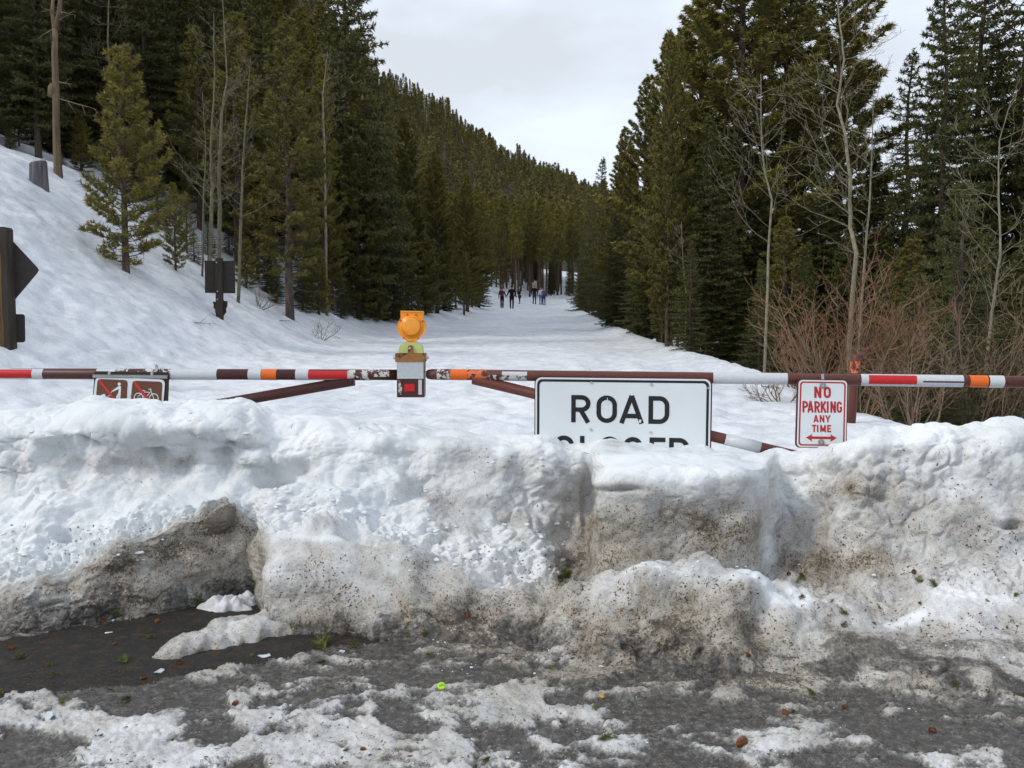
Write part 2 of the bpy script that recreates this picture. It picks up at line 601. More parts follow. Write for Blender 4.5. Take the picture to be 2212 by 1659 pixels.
M['shard'] = plain('wet_ice_shard', (0.50, 0.55, 0.55), 0.15, 0.5, 0.12, 30)
M['leaf'] = plain('yellow_leaf', (0.42, 0.30, 0.06), 0.6, 0.2, 0.25, 40)
M['dropped_bark'] = plain('dropped_bark', (0.10, 0.055, 0.03), 0.8, 0.1, 0.4, 40)
M['forest_floor'] = plain('forest_floor', (0.07, 0.062, 0.05), 0.9, 0.1, 0.5, 0.02)

# ------------------------------------------------------------------ snow field beyond the gate
def lin(y, xs, ys):
    return np.interp(y, xs, ys)


def road_z(y):
    t = np.maximum(y, 2.0) - 7.0
    tt = np.minimum(t, 130.0)
    return 0.68 + 0.034 * t + 0.00013 * np.maximum(tt, 0) ** 2


def left_edge(y):
    return lin(y, [5, 9, 15, 30, 70, 80, 90, 110, 150, 300], [-4.9, -4.7, -4.3, -3.8, -2.4, -0.8, 1.4, 8.0, 26, 110])


def right_edge(y):
    return lin(y, [5, 14, 20, 37, 70, 85, 110, 150, 300], [3.75, 3.75, 3.6, 4.0, 5.2, 6.2, 15.0, 36, 130])


def terrain_base(x, y):
    z = road_z(y)
    d = left_edge(y) - x
    # the cut bank on the uphill side
    s = 0.5 * (d + np.sqrt(d * d + 0.5)) - 0.04
    rise = np.where(s < 6.0, 0.66 * s, 0.66 * 6.0 + 0.42 * (s - 6.0))
    rise = np.where(s < 34.0, rise, 0.66 * 6 + 0.42 * 28 + 0.22 * (s - 34.0))
    rise = rise * (1 - 0.62 * sstep(72, 100, y))
    e = x - right_edge(y)
    q = 0.5 * (e + np.sqrt(e * e + 0.25)) - 0.03
    fall = np.where(q < 4.0, 0.42 * q, 0.42 * 4 + 0.08 * (q - 4.0))
    berm = 0.16 * np.exp(-((e + 0.2) / 0.5) ** 2) * sstep(9.5, 13, y)
    bermL = 0.22 * np.exp(-((d + 0.3) / 0.6) ** 2) * sstep(24, 32, y)
    return z + rise - fall + berm + bermL


def terrain_z(x, y):
    """height with the rough snow surface"""
    z = terrain_base(x, y)
    P = np.stack([x, y, np.zeros_like(x)], -1)
    near = np.clip(14.0 / np.maximum(y, 6), 0.3, 1.0)
    n = 0.06 * fbm(P * 0.55, 3) + 0.045 * near * np.abs(pn(P * np.array([2.3, 1.7, 1])))
    n += 0.028 * near * pn(P * np.array([6.0, 4.0, 1])) + 0.016 * near * pn(P * np.array([15.0, 11, 1]))
    d = left_edge(y) - x
    slope = sstep(-1.0, 2.0, d)
    n += slope * (0.12 * fbm(P * 0.8 + 5, 4) + 0.03 * np.abs(pn(P * 2.3)))
    # boot prints on the walked road
    w = pn(P * np.array([1.6, 1.2, 1]) + 40)
    n -= 0.035 * near * sstep(0.25, 0.5, w) * (1 - slope)
    return z + n


NXF, NYF = 440, 480
uf = np.linspace(-1.25, 1.25, NXF)
y0f = np.interp(uf, [-1.25, -0.3, 0.1, 0.28, 0.36, 0.5, 1.25], [5.46, 5.46, 5.50, 5.46, 5.22, 4.98, 4.80])
Yf = y0f[None, :] * (215.0 / y0f[None, :]) ** np.linspace(0, 1, NYF)[:, None]
Xf = uf[None, :] * (Yf + 1.5 * sstep(8, 30, Yf))
Zf = terrain_z(Xf, Yf)
vf = np.stack([Xf, Yf, Zf], -1).reshape(-1, 3)


def grid_faces(nr, nc):
    i = np.arange(nr * nc).reshape(nr, nc)
    return np.stack([i[:-1, :-1], i[:-1, 1:], i[1:, 1:], i[1:, :-1]], -1).reshape(-1, 4)


df = sstep(0.0, 2.5, left_edge(Yf) - Xf) * sstep(13, 8, Yf) * 1.0 + 0.25
me = np_mesh('snow_field', vf, grid_faces(NYF, NXF), M['field'], True, {'dirt': df.ravel()})
snow_field = link('snow_field', me)
tag(snow_field, 'trampled white snow covering the closed road and its banks', kind='structure')
field_bvh = BVHTree.FromPolygons([tuple(v) for v in np.stack([Xf[::4, ::4], Yf[::4, ::4], Zf[::4, ::4]], -1).reshape(-1, 3)],
                                 [tuple(int(a) for a in f) for f in grid_faces(len(range(0, NYF, 4)), len(range(0, NXF, 4)))])


def tz(x, y):
    return float(terrain_z(np.array([x], float), np.array([y], float))[0])


def on_field(vx, vy):
    """where the sight line meets the snow field"""
    d = ray(vx, vy).normalized()
    h = field_bvh.ray_cast(EYE, d, 600)
    return h[0]


# wide ground sheet out to the horizon, below everything near
gw = [(-2500, -60), (2500, -60), (2500, 3500), (-2500, 3500)]
b_ = MB()
NG = 24
for j in range(NG + 1):
    for i in range(NG + 1):
        x = -2500 + 5000 * i / NG; y = -60 + 3560 * j / NG
        b_.vert((x, y, -0.35 - 0.012 * max(0, y) ** 0.9 - 0.004 * abs(x)))
for j in range(NG):
    for i in range(NG):
        a = j * (NG + 1) + i
        b_.face((a, a + 1, a + NG + 2, a + NG + 1))
o = b_.build('ground', M['field'], None, True)
tag(o, 'wide snowy ground reaching to the horizon', kind='structure')

# ------------------------------------------------------------------ mountain side
ridge = [at(300, -420, 300), at(560, -150, 350), at(820, 165, 430), at(1000, 290, 520), at(1160, 386, 600), at(1265, 436, 680), at(1420, 500, 760), at(1700, 590, 850)]
foot = [(-125, 58), (-85, 74), (-52, 94), (-22, 118), (6, 138), (38, 158), (110, 180), (230, 200)]
foot = [Vector((x, y, float(terrain_base(np.array([x], float), np.array([y], float))[0]) - 2.5)) for x, y in foot]


def hill_pt(u, v):
    k = min(int(u), len(ridge) - 2); t = u - k
    a = foot[k].lerp(foot[k + 1], t); c = ridge[k].lerp(ridge[k + 1], t)
    p = a.lerp(c, v)
    p.z += 4.0 * math.sin(v * 3.1416) + (3.0 * math.sin(u * 5.1 + v * 7) + 2.0 * math.sin(u * 13 + 3 * v)) * v
    return p


b_ = MB()
NU, NVv = 84, 30
for j in range(NVv + 1):
    for i in range(NU + 1):
        v = j / NVv * 1.12
        p = hill_pt(i / NU * (len(ridge) - 1) * 0.9999, min(v, 1.0))
        if v > 1.0:
            p = p + Vector((0, 60, -30)) * ((v - 1) / 0.12)
        b_.vert(p)
for j in range(NVv):
    for i in range(NU):
        a = j * (NU + 1) + i
        b_.face((a, a + 1, a + NU + 2, a + NU + 1))
o = b_.build('hillside', M['forest_floor'], None, True)
tag(o, 'steep mountain side behind the road, covered with forest', kind='structure')

# ------------------------------------------------------------------ asphalt in front
b_ = MB()
NA = 40
for j in range(NA + 1):
    for i in range(NA + 1):
        b_.vert((-9 + 18 * i / NA, -6 + 12.2 * j / NA, 0.0))
for j in range(NA):
    for i in range(NA):
        a = j * (NA + 1) + i
        b_.face((a, a + 1, a + NA + 2, a + NA + 1))
o = b_.build('pavement', M['asphalt'], None, True)
tag(o, 'dark wet asphalt showing at the foot of the snow bank', kind='structure')

# ------------------------------------------------------------------ ploughed snow bank and the slush before it
# each column: view x, foot (on the ground), then (view y, distance) for lump face, lump crest, ledge, lower wall, upper wall, lip, crest
BC = [
    (-330, 1405, (1380, 4.20), (1345, 4.30), (1290, 4.45), (1110, 4.75), (1015, 5.00), (960, 5.03), (900, 5.35)),
    (0,    1385, (1350, 4.22), (1290, 4.32), (1240, 4.45), (1110, 4.76), (1015, 5.00), (950, 5.00), (892, 5.35)),
    (130,  1360, (1300, 4.33), (1243, 4.40), (1212, 4.52), (1100, 4.82), (1012, 5.02), (940, 4.94), (872, 5.35)),
    (300,  1334, (1260, 4.50), (1165, 4.56), (1140, 4.66), (1080, 4.86), (1010, 5.05), (930, 4.95), (863, 5.35)),
    (430,  1308, (1210, 4.68), (1122, 4.72), (1112, 4.78), (1070, 4.91), (1000, 5.08), (925, 4.98), (862, 5.35)),
    (545,  1294, (1220, 4.80), (1140, 4.84), (1126, 4.90), (1060, 4.98), (1000, 5.10), (930, 5.08), (868, 5.38)),
    (590,  1372, (1260, 4.29), (1168, 4.50), (1142, 4.74), (1080, 4.90), (1010, 5.10), (940, 5.15), (885, 5.40)),
    (700,  1372, (1260, 4.27), (1150, 4.50), (1118, 4.75), (1060, 4.92), (1000, 5.10), (945, 5.18), (900, 5.42)),
    (820,  1380, (1280, 4.25), (1180, 4.45), (1130, 4.75), (1070, 4.95), (1010, 5.10), (962, 5.16), (918, 5.42)),
    (950,  1400, (1320, 4.20), (1240, 4.40), (1180, 4.72), (1090, 5.00), (1015, 5.10), (968, 5.16), (930, 5.42)),
    (1060, 1420, (1360, 4.12), (1300, 4.30), (1225, 4.68), (1110, 5.00), (1020, 5.10), (966, 5.16), (936, 5.42)),
    (1170, 1430, (1380, 4.05), (1325, 4.20), (1250, 4.68), (1120, 5.06), (1025, 5.14), (972, 5.20), (953, 5.40)),
    (1238, 1440, (1370, 3.98), (1288, 4.16), (1256, 4.76), (1130, 5.16), (1032, 5.22), (976, 5.25), (957, 5.42)),
    (1272, 1445, (1366, 3.95), (1272, 4.14), (1258, 4.76), (1130, 5.16), (1032, 5.22), (974, 5.25), (956, 5.42)),
    (1298, 1450, (1360, 3.92), (1262, 4.12), (1252, 4.57), (1130, 4.62), (1060, 4.60), (1000, 4.70), (952, 5.38)),
    (1400, 1460, (1340, 3.88), (1225, 4.10), (1250, 4.50), (1130, 4.50), (1060, 4.45), (1006, 4.56), (960, 5.38)),
    (1490, 1470, (1340, 3.88), (1207, 4.12), (1252, 4.50), (1130, 4.50), (1070, 4.46), (1010, 4.54), (970, 5.36)),
    (1600, 1475, (1350, 3.88), (1232, 4.10), (1256, 4.50), (1130, 4.50), (1070, 4.48), (1014, 4.55), (984, 5.30)),
    (1636, 1478, (1360, 3.88), (1255, 4.08), (1260, 4.54), (1130, 4.59), (1070, 4.59), (1014, 4.63), (980, 5.25)),
    (1684, 1480, (1370, 3.86), (1282, 4.06), (1246, 4.70), (1130, 4.96), (1060, 5.02), (1000, 5.04), (968, 5.15)),
    (1800, 1490, (1390, 3.85), (1325, 4.05), (1255, 4.45), (1140, 4.62), (1060, 4.72), (985, 4.78), (956, 5.00)),
    (1900, 1500, (1430, 3.70), (1360, 3.95), (1265, 4.35), (1150, 4.50), (1050, 4.60), (962, 4.66), (932, 4.88)),
    (2050, 1510, (1440, 3.70), (1370, 3.90), (1260, 4.25), (1140, 4.42), (1040, 4.52), (950, 4.58), (914, 4.80)),
    (2212, 1510, (1420, 3.70), (1340, 3.90), (1240, 4.20), (1130, 4.38), (1030, 4.48), (950, 4.53), (914, 4.73)),
    (2560, 1510, (1420, 3.70), (1340, 3.90), (1240, 4.15), (1130, 4.30), (1030, 4.42), (950, 4.48), (914, 4.66)),
]
# grime at: ground, foot, lump face, lump crest, ledge, lower wall, upper wall, lip, crest, back
DR_LEFT = [.40, .60, .60, .58, .08, .05, .18, .09, .03, .03]
DR_LUMP = [.45, .62, .46, .30, .04, .08, .14, .08, .04, .03]
DR_MID = [.50, .66, .56, .48, .16, .26, .24, .18, .08, .04]
DR_NOOK = [.50, .66, .60, .48, .70, .28, .22, .16, .08, .04]
DR_BLOCK = [.50, .74, .70, .26, .60, .60, .30, .0, .0, .02]
DR_R1 = [.50, .66, .56, .30, .45, .30, .24, .16, .08, .04]
DR_R2 = [.50, .66, .54, .44, .40, .46, .36, .14, .06, .04]
DR_R3 = [.50, .66, .54, .42, .26, .40, .20, .12, .06, .05]


def dirt_row(x):
    if x <= 545: return DR_LEFT
    if x <= 830: return DR_LUMP
    if x <= 1175: return DR_MID
    if x <= 1270: return DR_NOOK
    if x <= 1650: return DR_BLOCK
    if x <= 1690: return DR_R1
    if x <= 1950: return DR_R2
    return DR_R3


def z_of(vy, Y):
    d = ray(1106, vy)
    return 1.6 + d.z / d.y * Y


NCOL = 760
SEG = [130, 10, 72, 56, 40, 70, 48, 38, 50, 12]
vxs = np.linspace(-320, 2540, NCOL)
cx_ = np.array([c[0] for c in BC], float)
KY = []; KZ = []; KD = []
for c in BC:
    fy = gY(c[1])
    if c[0] <= 545: ys = [gY(2080), min(fy - 0.02, 4.16), fy]; zs = [0.006, 0.0, -0.012]
    else: ys = [gY(2080), fy - 0.02, fy]; zs = [0.006, 0.0, 0.004]
    for vy, Y in c[2:]:
        ys.append(Y); zs.append(z_of(vy, Y))
    ys.append(ys[-1] + 0.40); zs.append(min(zs[-1] - 0.45, 0.45))
    KY.append(ys); KZ.append(zs); KD.append(dirt_row(c[0])[:1] + dirt_row(c[0])[1:2] + dirt_row(c[0])[1:])
KY = np.array(KY); KZ = np.array(KZ); KD = np.array(KD)
nk = KY.shape[1]
SH = [0, 0, 0, 8, -6, 6, 0, 3, -3, 0, 0]
SW = [pn(np.stack([vxs / 37 + 9 * k, vxs * 0 + k, vxs * 0], -1)) * (6 if 3 <= k <= 9 else 0) for k in range(nk)]
cY = np.stack([pchip(cx_, KY[:, k], vxs + SH[k] + SW[k]) for k in range(nk)], 1)
cZ = np.stack([pchip(cx_, KZ[:, k], vxs + SH[k] + SW[k]) for k in range(nk)], 1)
cD = np.stack([np.interp(vxs + SH[k] + SW[k], cx_, KD[:, k]) for k in range(nk)], 1)
NROW = sum(SEG) + 1
tk = np.concatenate([[0.0, 0.96], np.arange(1, nk - 1, dtype=float)])
rowt = np.concatenate([tk[k] + (tk[k + 1] - tk[k]) * np.arange(s) / s for k, s in enumerate(SEG)] + [[tk[-1]]])
BY = np.zeros((NROW, NCOL)); BZ = np.zeros((NROW, NCOL)); BD = np.zeros((NROW, NCOL))
for i in range(NCOL):
    ch = np.concatenate([[0], np.cumsum(np.hypot(np.diff(cY[i]), np.diff(cZ[i])) + 1e-4)])
    s = np.interp(rowt, tk, ch)
    BY[:, i] = pchip(ch, cY[i], s)
    BZ[:, i] = pchip(ch, cZ[i], s)
    BD[:, i] = np.interp(rowt, tk, cD[i])
_fn = pn(np.stack([vxs / 60, vxs * 0, vxs * 0], -1)) * 0.07 + pn(np.stack([vxs / 22, vxs * 0 + 3, vxs * 0], -1)) * 0.035
BY -= _fn[None, :] * np.exp(-((rowt[:, None] - 1.0) / 0.35) ** 2)
BX = (vxs[None, :] - 1106) / FV * (BY * CP - (BZ - 1.6) * SP)
B = np.stack([BX, BY, BZ], -1)


def normals_of(B):
    du = np.gradient(B, axis=1); dv = np.gradient(B, axis=0)
    n = np.cross(du, dv)
    n /= np.linalg.norm(n, axis=-1, keepdims=True) + 1e-12
    return n


def project(B):
    D = B - np.array([0, 0, 1.6])
    dep = D[..., 1] * CP - D[..., 2] * SP
    up = D[..., 1] * SP + D[..., 2] * CP
    return 1106 + FV * D[..., 0] / dep, 829.5 - FV * up / dep


N0 = normals_of(B)
if N0[NROW // 2, NCOL // 2, 1] > 0: N0 = -N0
TT = np.repeat(rowt[:, None], NCOL, 1)
amp = np.interp(TT, [0, 0.9, 1.05, 1.6, 8, 9], [0.0, 0.0, 0.25, 1.0, 1.0, 1.0])
big = 0.085 * fbm(B * 2.1, 3) + 0.065 * pn(B * 4.3 + 9)
puff = 0.085 * (np.abs(pn(B * 5.0 + 3)) - 0.25) + 0.026 * (np.abs(pn(B * 12.0)) - 0.25)
crum = 0.5 + 0.5 * np.clip(2.2 * pn(B * 1.7 + 31), -1, 1)

def worley(P):
    I = np.floor(P).astype(np.int64); best = np.full(P.shape[:-1], 9.0); sec = np.full(P.shape[:-1], 9.0)
    for a in (-1, 0, 1):
        for b in (-1, 0, 1):
            for c in (-1, 0, 1):
                C = I + np.array([a, b, c])
                h = _perm[_perm[_perm[C[..., 0] & 255] + (C[..., 1] & 255)] + (C[..., 2] & 255)]
                q = C + 0.5 + 0.42 * _g[h] - P
                d = (q * q).sum(-1)
                sec = np.where(d < best, best, np.minimum(sec, d)); best = np.minimum(best, d)
    return np.sqrt(best), np.sqrt(sec)


w1, w2 = worley(B * 8.5 + 0.25 * np.stack([pn(B * 9), pn(B * 9 + 5), pn(B * 9 + 8)], -1))
blocks = 0.055 * np.clip((w2 - w1) * 2.2, 0, 0.55) - 0.018
fine = (0.008 * pn(B * 27) + 0.005 * pn(B * 55) + 0.003 * pn(B * 95)) * (0.5 + 0.9 * BD)
# crumbled snow on the ledge behind the lumps
ledge = np.exp(-((TT - 3.95) / 0.55) ** 2) * np.interp(vxs, [-320, 900, 1230, 1290, 1660, 1700, 2540], [1, 1, .8, 0.2, 0.2, .6, .6])[None, :]
mask_b = sstep(0.0, 0.5, pn(B * 1.9 + 71))
disp = amp * (big + blocks * (0.15 + 0.75 * mask_b) + puff * (0.35 + 0.65 * crum) + fine * (0.6 + 0.6 * crum)) + ledge * 0.085 * (np.abs(pn(B * 15 + 7)) + 0.5 * np.abs(pn(B * 31)) - 0.3)
# ploughed blocks keep flatter faces
calm = np.exp(-(np.clip(np.abs(vxs - 1470) - 170, 0, None) / 40) ** 2)[None, :] * sstep(3.9, 4.3, TT) * sstep(8.2, 7.2, TT)
disp *= 1 - 0.55 * calm
disp *= np.interp(TT, [0, 6.6, 7.6, 9], [1, 1, 0.55, 0.55])
calm2 = np.exp(-(np.clip(np.abs(vxs - 720) - 130, 0, None) / 40) ** 2)[None, :] * sstep(1.0, 1.4, TT) * sstep(3.2, 2.8, TT)
disp *= 1 - 0.6 * calm2
PX, PY = project(B)
DENTS = [(600, 1032, 52, 13, -.11), (655, 1012, 26, 10, -.08), (330, 985, 30, 9, -.10), (178, 945, 9, 24, -.12), (120, 930, 22, 5, -.07), (205, 965, 14, 7, -.07),
         (480, 980, 24, 8, -.06), (130, 1150, 18, 8, -.08), (1265, 1080, 9, 60, -.08), (1345, 1058, 40, 7, -.05), (500, 960, 12, 8, -.06),
         (1735, 1040, 14, 30, -.07), (2190, 1135, 30, 8, -.09), (1770, 1100, 40, 20, -.04), (60, 1065, 40, 5, -.05),
         (482, 1128, 26, 20, .03), (330, 930, 90, 30, .05), (230, 905, 60, 22, .04), (1330, 1040, 50, 18, .05), (1560, 1030, 70, 16, .04),
         (820, 1010, 40, 60, .05), (950, 985, 50, 40, .04), (1180, 985, 30, 40, .05), (1100, 1040, 60, 30, -.05), (900, 1060, 40, 30, -.04)]
for dx, dy, rx, ry, dp in DENTS:
    q = ((PX - dx) / rx) ** 2 + ((PY - dy + 6 * pn(B * 9)) / ry) ** 2
    disp += dp * np.exp(-q) * (TT > 1.3)
B2 = B + N0 * disp[..., None]
# foreground: glazed ice with tongues of snow, bare asphalt on the uphill side
fg = sstep(1.12, 0.98, TT)
W = np.stack([BX, BY, np.zeros_like(BX)], -1)
ang = 0.35
Ws = np.stack([(BX * math.cos(ang) - BY * math.sin(ang)) * 1.0, (BX * math.sin(ang) + BY * math.cos(ang)) * 2.4, np.zeros_like(BX)], -1)
warp = 0.35 * np.stack([pn(W * 1.7), pn(W * 1.7 + 50), np.zeros_like(BX)], -1)
s1 = fbm(Ws * 1.55 + warp * 2.0 + 3.7, 5, 0.55)
s2 = fbm(W * np.array([3.0, 5.0, 1]) + warp * 3 + 20, 5, 0.6)
s3 = fbm(W * np.array([8.0, 13.0, 1]) + warp * 5 + 60, 4, 0.6)
snowy = s1 * 0.70 + s2 * 0.75 + s3 * 0.45 + 0.0
SPOTS = [(1180, 1545, 120, 26, .55), (1240, 1510, 150, 14, .30), (1290, 1450, 60, 22, .5), (970, 1600, 28, 40, .4), (800, 1560, 25, 50, .35), (620, 1610, 120, 22, .35),
         (350, 1640, 200, 30, .5), (120, 1580, 110, 14, .35), (40, 1510, 60, 10, .4), (430, 1470, 50, 10, .4), (600, 1500, 120, 14, .2), (1560, 1500, 60, 22, .35),
         (1620, 1480, 60, 14, .25), (1700, 1600, 140, 26, .15), (560, 1560, 60, 14, .3), (1480, 1560, 60, 20, .2), (1740, 1500, 40, 26, .3), (2120, 1490, 30, 20, .3),
         (1210, 1515, 40, 12, -.7), (1330, 1530, 70, 10, -.55), (1080, 1600, 70, 24, -.6), (870, 1530, 70, 16, -.4), (1450, 1640, 60, 30, -.5), (1950, 1580, 160, 30, -.35),
         (1400, 1550, 90, 14, -.4), (180, 1610, 70, 14, -.3), (1560, 1540, 90, 16, -.35), (1130, 1650, 40, 20, -.3)]
GX, GYv = PX, PY
for dx, dy, rx, ry, dp in SPOTS:
    q = ((GX - dx) / rx) ** 2 + ((GYv - dy) / ry) ** 2
    snowy += dp * np.exp(-q)
sn = sstep(-0.10, 0.26, snowy)
hz = 0.006 + 0.030 * sn * (0.7 + 0.5 * np.abs(pn(W * 16))) + 0.007 * pn(W * 19) + 0.005 * pn(W * 42) + 0.003 * pn(W * 85) + 0.010 * fbm(W * 3.3, 2)
hz = np.maximum(hz, 0.004 + 0.003 * pn(W * 30))
# bare asphalt
poly = [(-420, 1372), (0, 1378), (130, 1362), (300, 1335), (430, 1310), (545, 1296), (592, 1345), (640, 1372), (800, 1366), (835, 1384), (700, 1406), (620, 1426), (480, 1452), (350, 1470), (200, 1488), (0, 1512), (-420, 1530)]


def inside(px, py, poly):
    r = np.zeros(px.shape, bool)
    n = len(poly)
    for i in range(n):
        x1, y1 = poly[i]; x2, y2 = poly[(i + 1) % n]
        c = ((y1 > py) != (y2 > py)) & (px < (x2 - x1) * (py - y1) / (y2 - y1 + 1e-9) + x1)
        r ^= c
    return r


jx = 14 * pn(W * 4) + 9 * pn(W * 11); jy = 9 * pn(W * 5 + 9) + 7 * pn(W * 13 + 4) + 4 * pn(W * 30)
bare = inside(PX + jx, PY + jy, poly) & (TT < 1.01)
hz = np.where(bare, -0.022, hz)
B2[..., 2] = np.where(TT < 1.12, B2[..., 2] + fg * (hz - 0.0), B2[..., 2])
B2[..., 2] = np.where((TT > 0.9) & (TT < 2.6) & ~bare, np.maximum(B2[..., 2], 0.004 + 0.004 * np.abs(pn(W * 40))), B2[..., 2])
low = np.clip(sstep(0.20, 0.015, B2[..., 2]) + 0.5 * fbm(W * 5, 3) * sstep(0.3, 0.1, B2[..., 2]), 0, 1)
ice = np.clip(1 - sn, 0, 1) * np.where(TT < 0.9, 1.0, low * sstep(3.4, 2.2, TT))
BD2 = BD.copy()
BD2 = np.where(TT < 1.0, 0.34 + 0.30 * sstep(0.5, 1.0, TT), BD2)
DARKS = [(480, 1130, 36, 22, .40), (350, 1195, 50, 16, .35), (230, 1225, 60, 12, .22), (440, 1190, 40, 22, .16), (150, 1270, 60, 12, .15), (1240, 1215, 40, 30, .35), (1150, 1310, 120, 40, .22),
         (1000, 1380, 90, 30, .30), (1480, 1290, 60, 30, .12), (1430, 1340, 25, 16, .3), (1850, 1210, 110, 26, .30), (1750, 1230, 60, 26, .22), (1880, 1400, 90, 30, .25), (1640, 1470, 130, 20, .40),
         (1540, 1160, 80, 36, .18), (1830, 1055, 50, 22, .28), (1120, 1010, 60, 20, .10), (950, 1080, 50, 14, .12), (620, 1080, 50, 20, .12), (1370, 1480, 60, 20, .35),
         (1000, 1330, 60, 20, .3), (960, 1470, 60, 16, .2), (1330, 965, 30, 16, .2), (1900, 1060, 120, 30, .14), (300, 1000, 200, 10, .16), (700, 1360, 120, 16, .25),
         (680, 1160, 100, 10, -.2), (760, 1215, 60, 30, -.12), (1400, 1230, 120, 12, -.2), (1600, 1250, 60, 16, -.3), (1960, 1340, 60, 14, -.45), (2100, 1300, 120, 26, -.25), (1710, 1290, 60, 20, -.45), (1660, 1180, 12, 70, -.4)]
for dx, dy, rx, ry, dp in DARKS:
    BD2 += dp * np.exp(-((PX - dx) / rx) ** 2 - ((PY - dy) / ry) ** 2) * (TT > 0.9)
BD2 = np.clip(BD2, 0, 1.05)

NB2 = normals_of(B2)
if NB2[NROW // 2, NCOL // 2, 1] > 0: NB2 = -NB2
cut = SEG[0] + SEG[1] + 6


def strip(name, r0, r1):
    sub = B2[r0:r1]; nn = NB2[r0:r1].reshape(-1, 3)
    me = np_mesh(name, sub.reshape(-1, 3), grid_faces(r1 - r0, NCOL), M['bank'], True, {'dirt': BD2[r0:r1].ravel(), 'ice': ice[r0:r1].ravel()})
    me.normals_split_custom_set_from_vertices([tuple(v) for v in nn])
    return link(name, me)


slush = strip('slush_ground', 0, cut + 1)
tag(slush, 'grey glazed ice and trodden slush before the snow bank', kind='structure')
bank = strip('snow_bank', cut, NROW)
tag(bank, 'high dirty ploughed snow bank heaped along the gate', kind='structure')
# tongue of old snow reaching out over the asphalt
nt_, na_ = 90, 60
tt_ = np.linspace(0, 1, nt_)[:, None]; aa_ = np.linspace(-1, 1, na_)[None, :]
ta = np.array([(612 - 1106) / FV * 4.42, 4.42]); tb = np.array([at(330, 1417, gY(1417)).x, gY(1420)])
dirv = (tb - ta) / np.linalg.norm(tb - ta); nrm = np.array([-dirv[1], dirv[0]])
wid_ = 0.185 + 0.03 * np.sin(tt_ * 5.0 + 1) - 0.05 * tt_
wid_ = wid_ * np.sqrt(np.clip(1 - ((tt_ - 0.72) / 0.285).clip(0, 1) ** 2, 0.0004, 1))
TX = ta[0] + (tb[0] - ta[0]) * tt_ + nrm[0] * wid_ * aa_; TY = ta[1] + (tb[1] - ta[1]) * tt_ + nrm[1] * wid_ * aa_
TW = np.stack([TX, TY, np.zeros_like(TX)], -1)
ed = 0.045 * pn(TW * 6) + 0.026 * pn(TW * 15) + 0.012 * pn(TW * 36)
TX = TX + nrm[0] * ed * aa_; TY = TY + nrm[1] * ed * aa_
hh_ = (0.11 - 0.055 * tt_) * (1 - np.abs(aa_) ** 5) * np.clip((1.0 - tt_) / 0.12, 0.15, 1) ** 0.5
TZ = hh_ * (0.9 + 0.6 * pn(TW * 6)) + 0.012 * pn(TW * 20) * (1 - aa_ ** 4) + 0.006 * pn(TW * 48) - 0.012
tme = np_mesh('snow_tongue', np.stack([TX, TY, TZ], -1).reshape(-1, 3), grid_faces(nt_, na_)[:, ::-1], M['bank'], True, {'dirt': (0.50 + 0.25 * np.abs(aa_) ** 2 + 0 * tt_).ravel() - 0.12 * (np.repeat(np.sin(tt_ * 3), na_, 1)).ravel(), 'ice': np.zeros(nt_ * na_)})
tongue = link('snow_tongue', tme, bank)
# slumped fresh slush heap beside it
for hvx, hvy, hrx, hry, hh0 in ((488, 1312, 0.150, 0.085, 0.075), (530, 1302, 0.10, 0.07, 0.07), (1300, 1455, 0.06, 0.05, 0.03)):
    hc = np.array([at(hvx, hvy, gY(hvy)).x, gY(hvy)])
    rr_ = np.linspace(0, 1, 26)[:, None]; an_ = np.linspace(0, 2 * np.pi, 65)[None, :]
    HX = hc[0] + hrx * rr_ * np.cos(an_); HY = hc[1] + hry * rr_ * np.sin(an_)
    HW = np.stack([HX, HY, np.zeros_like(HX)], -1)
    rim = 1 + 0.35 * pn(HW * 11) + 0.18 * pn(HW * 27)
    HX = hc[0] + (HX - hc[0]) * rim; HY = hc[1] + (HY - hc[1]) * rim
    HZ = hh0 * (1 - rr_ ** 2.5) * (0.75 + 0.7 * np.abs(pn(HW * 14))) + 0.016 * (np.abs(pn(HW * 34)) - 0.1) * (1 - rr_ ** 4) - 0.008
    hm = np_mesh('slush_heap', np.stack([HX, HY, HZ], -1).reshape(-1, 3), grid_faces(26, 65), M['bank'], True, {'dirt': np.full(26 * 65, 0.20), 'ice': np.zeros(26 * 65)})
    link('slush_heap', hm, bank)
_st = 2
Bs = B2[::_st, ::_st]
bank_bvh = BVHTree.FromPolygons([tuple(v) for v in Bs.reshape(-1, 3)], [tuple(int(a) for a in f) for f in grid_faces(Bs.shape[0], Bs.shape[1])])
flat_bvh = BVHTree.FromPolygons([(-9, -6, 0), (9, -6, 0), (9, 6.2, 0), (-9, 6.2, 0)], [(0, 1, 2, 3)])


def on_bank(vx, vy):
    d = ray(vx, vy).normalized()
    best = None
    for t in (bank_bvh, flat_bvh, field_bvh):
        h = t.ray_cast(EYE, d, 200)
        if h[0] is not None and (best is None or h[3] < best[3]): best = h
    n = best[1]
    if n.z < 0: n = -n
    return best[0], n

# ------------------------------------------------------------------ trees
def perp(v, rg):
    r = Vector((rg.uniform(-1, 1), rg.uniform(-1, 1), rg.uniform(-1, 1)))
    p = r - v * r.dot(v)
    return p.normalized() if p.length > 1e-6 else Vector((1, 0, 0))


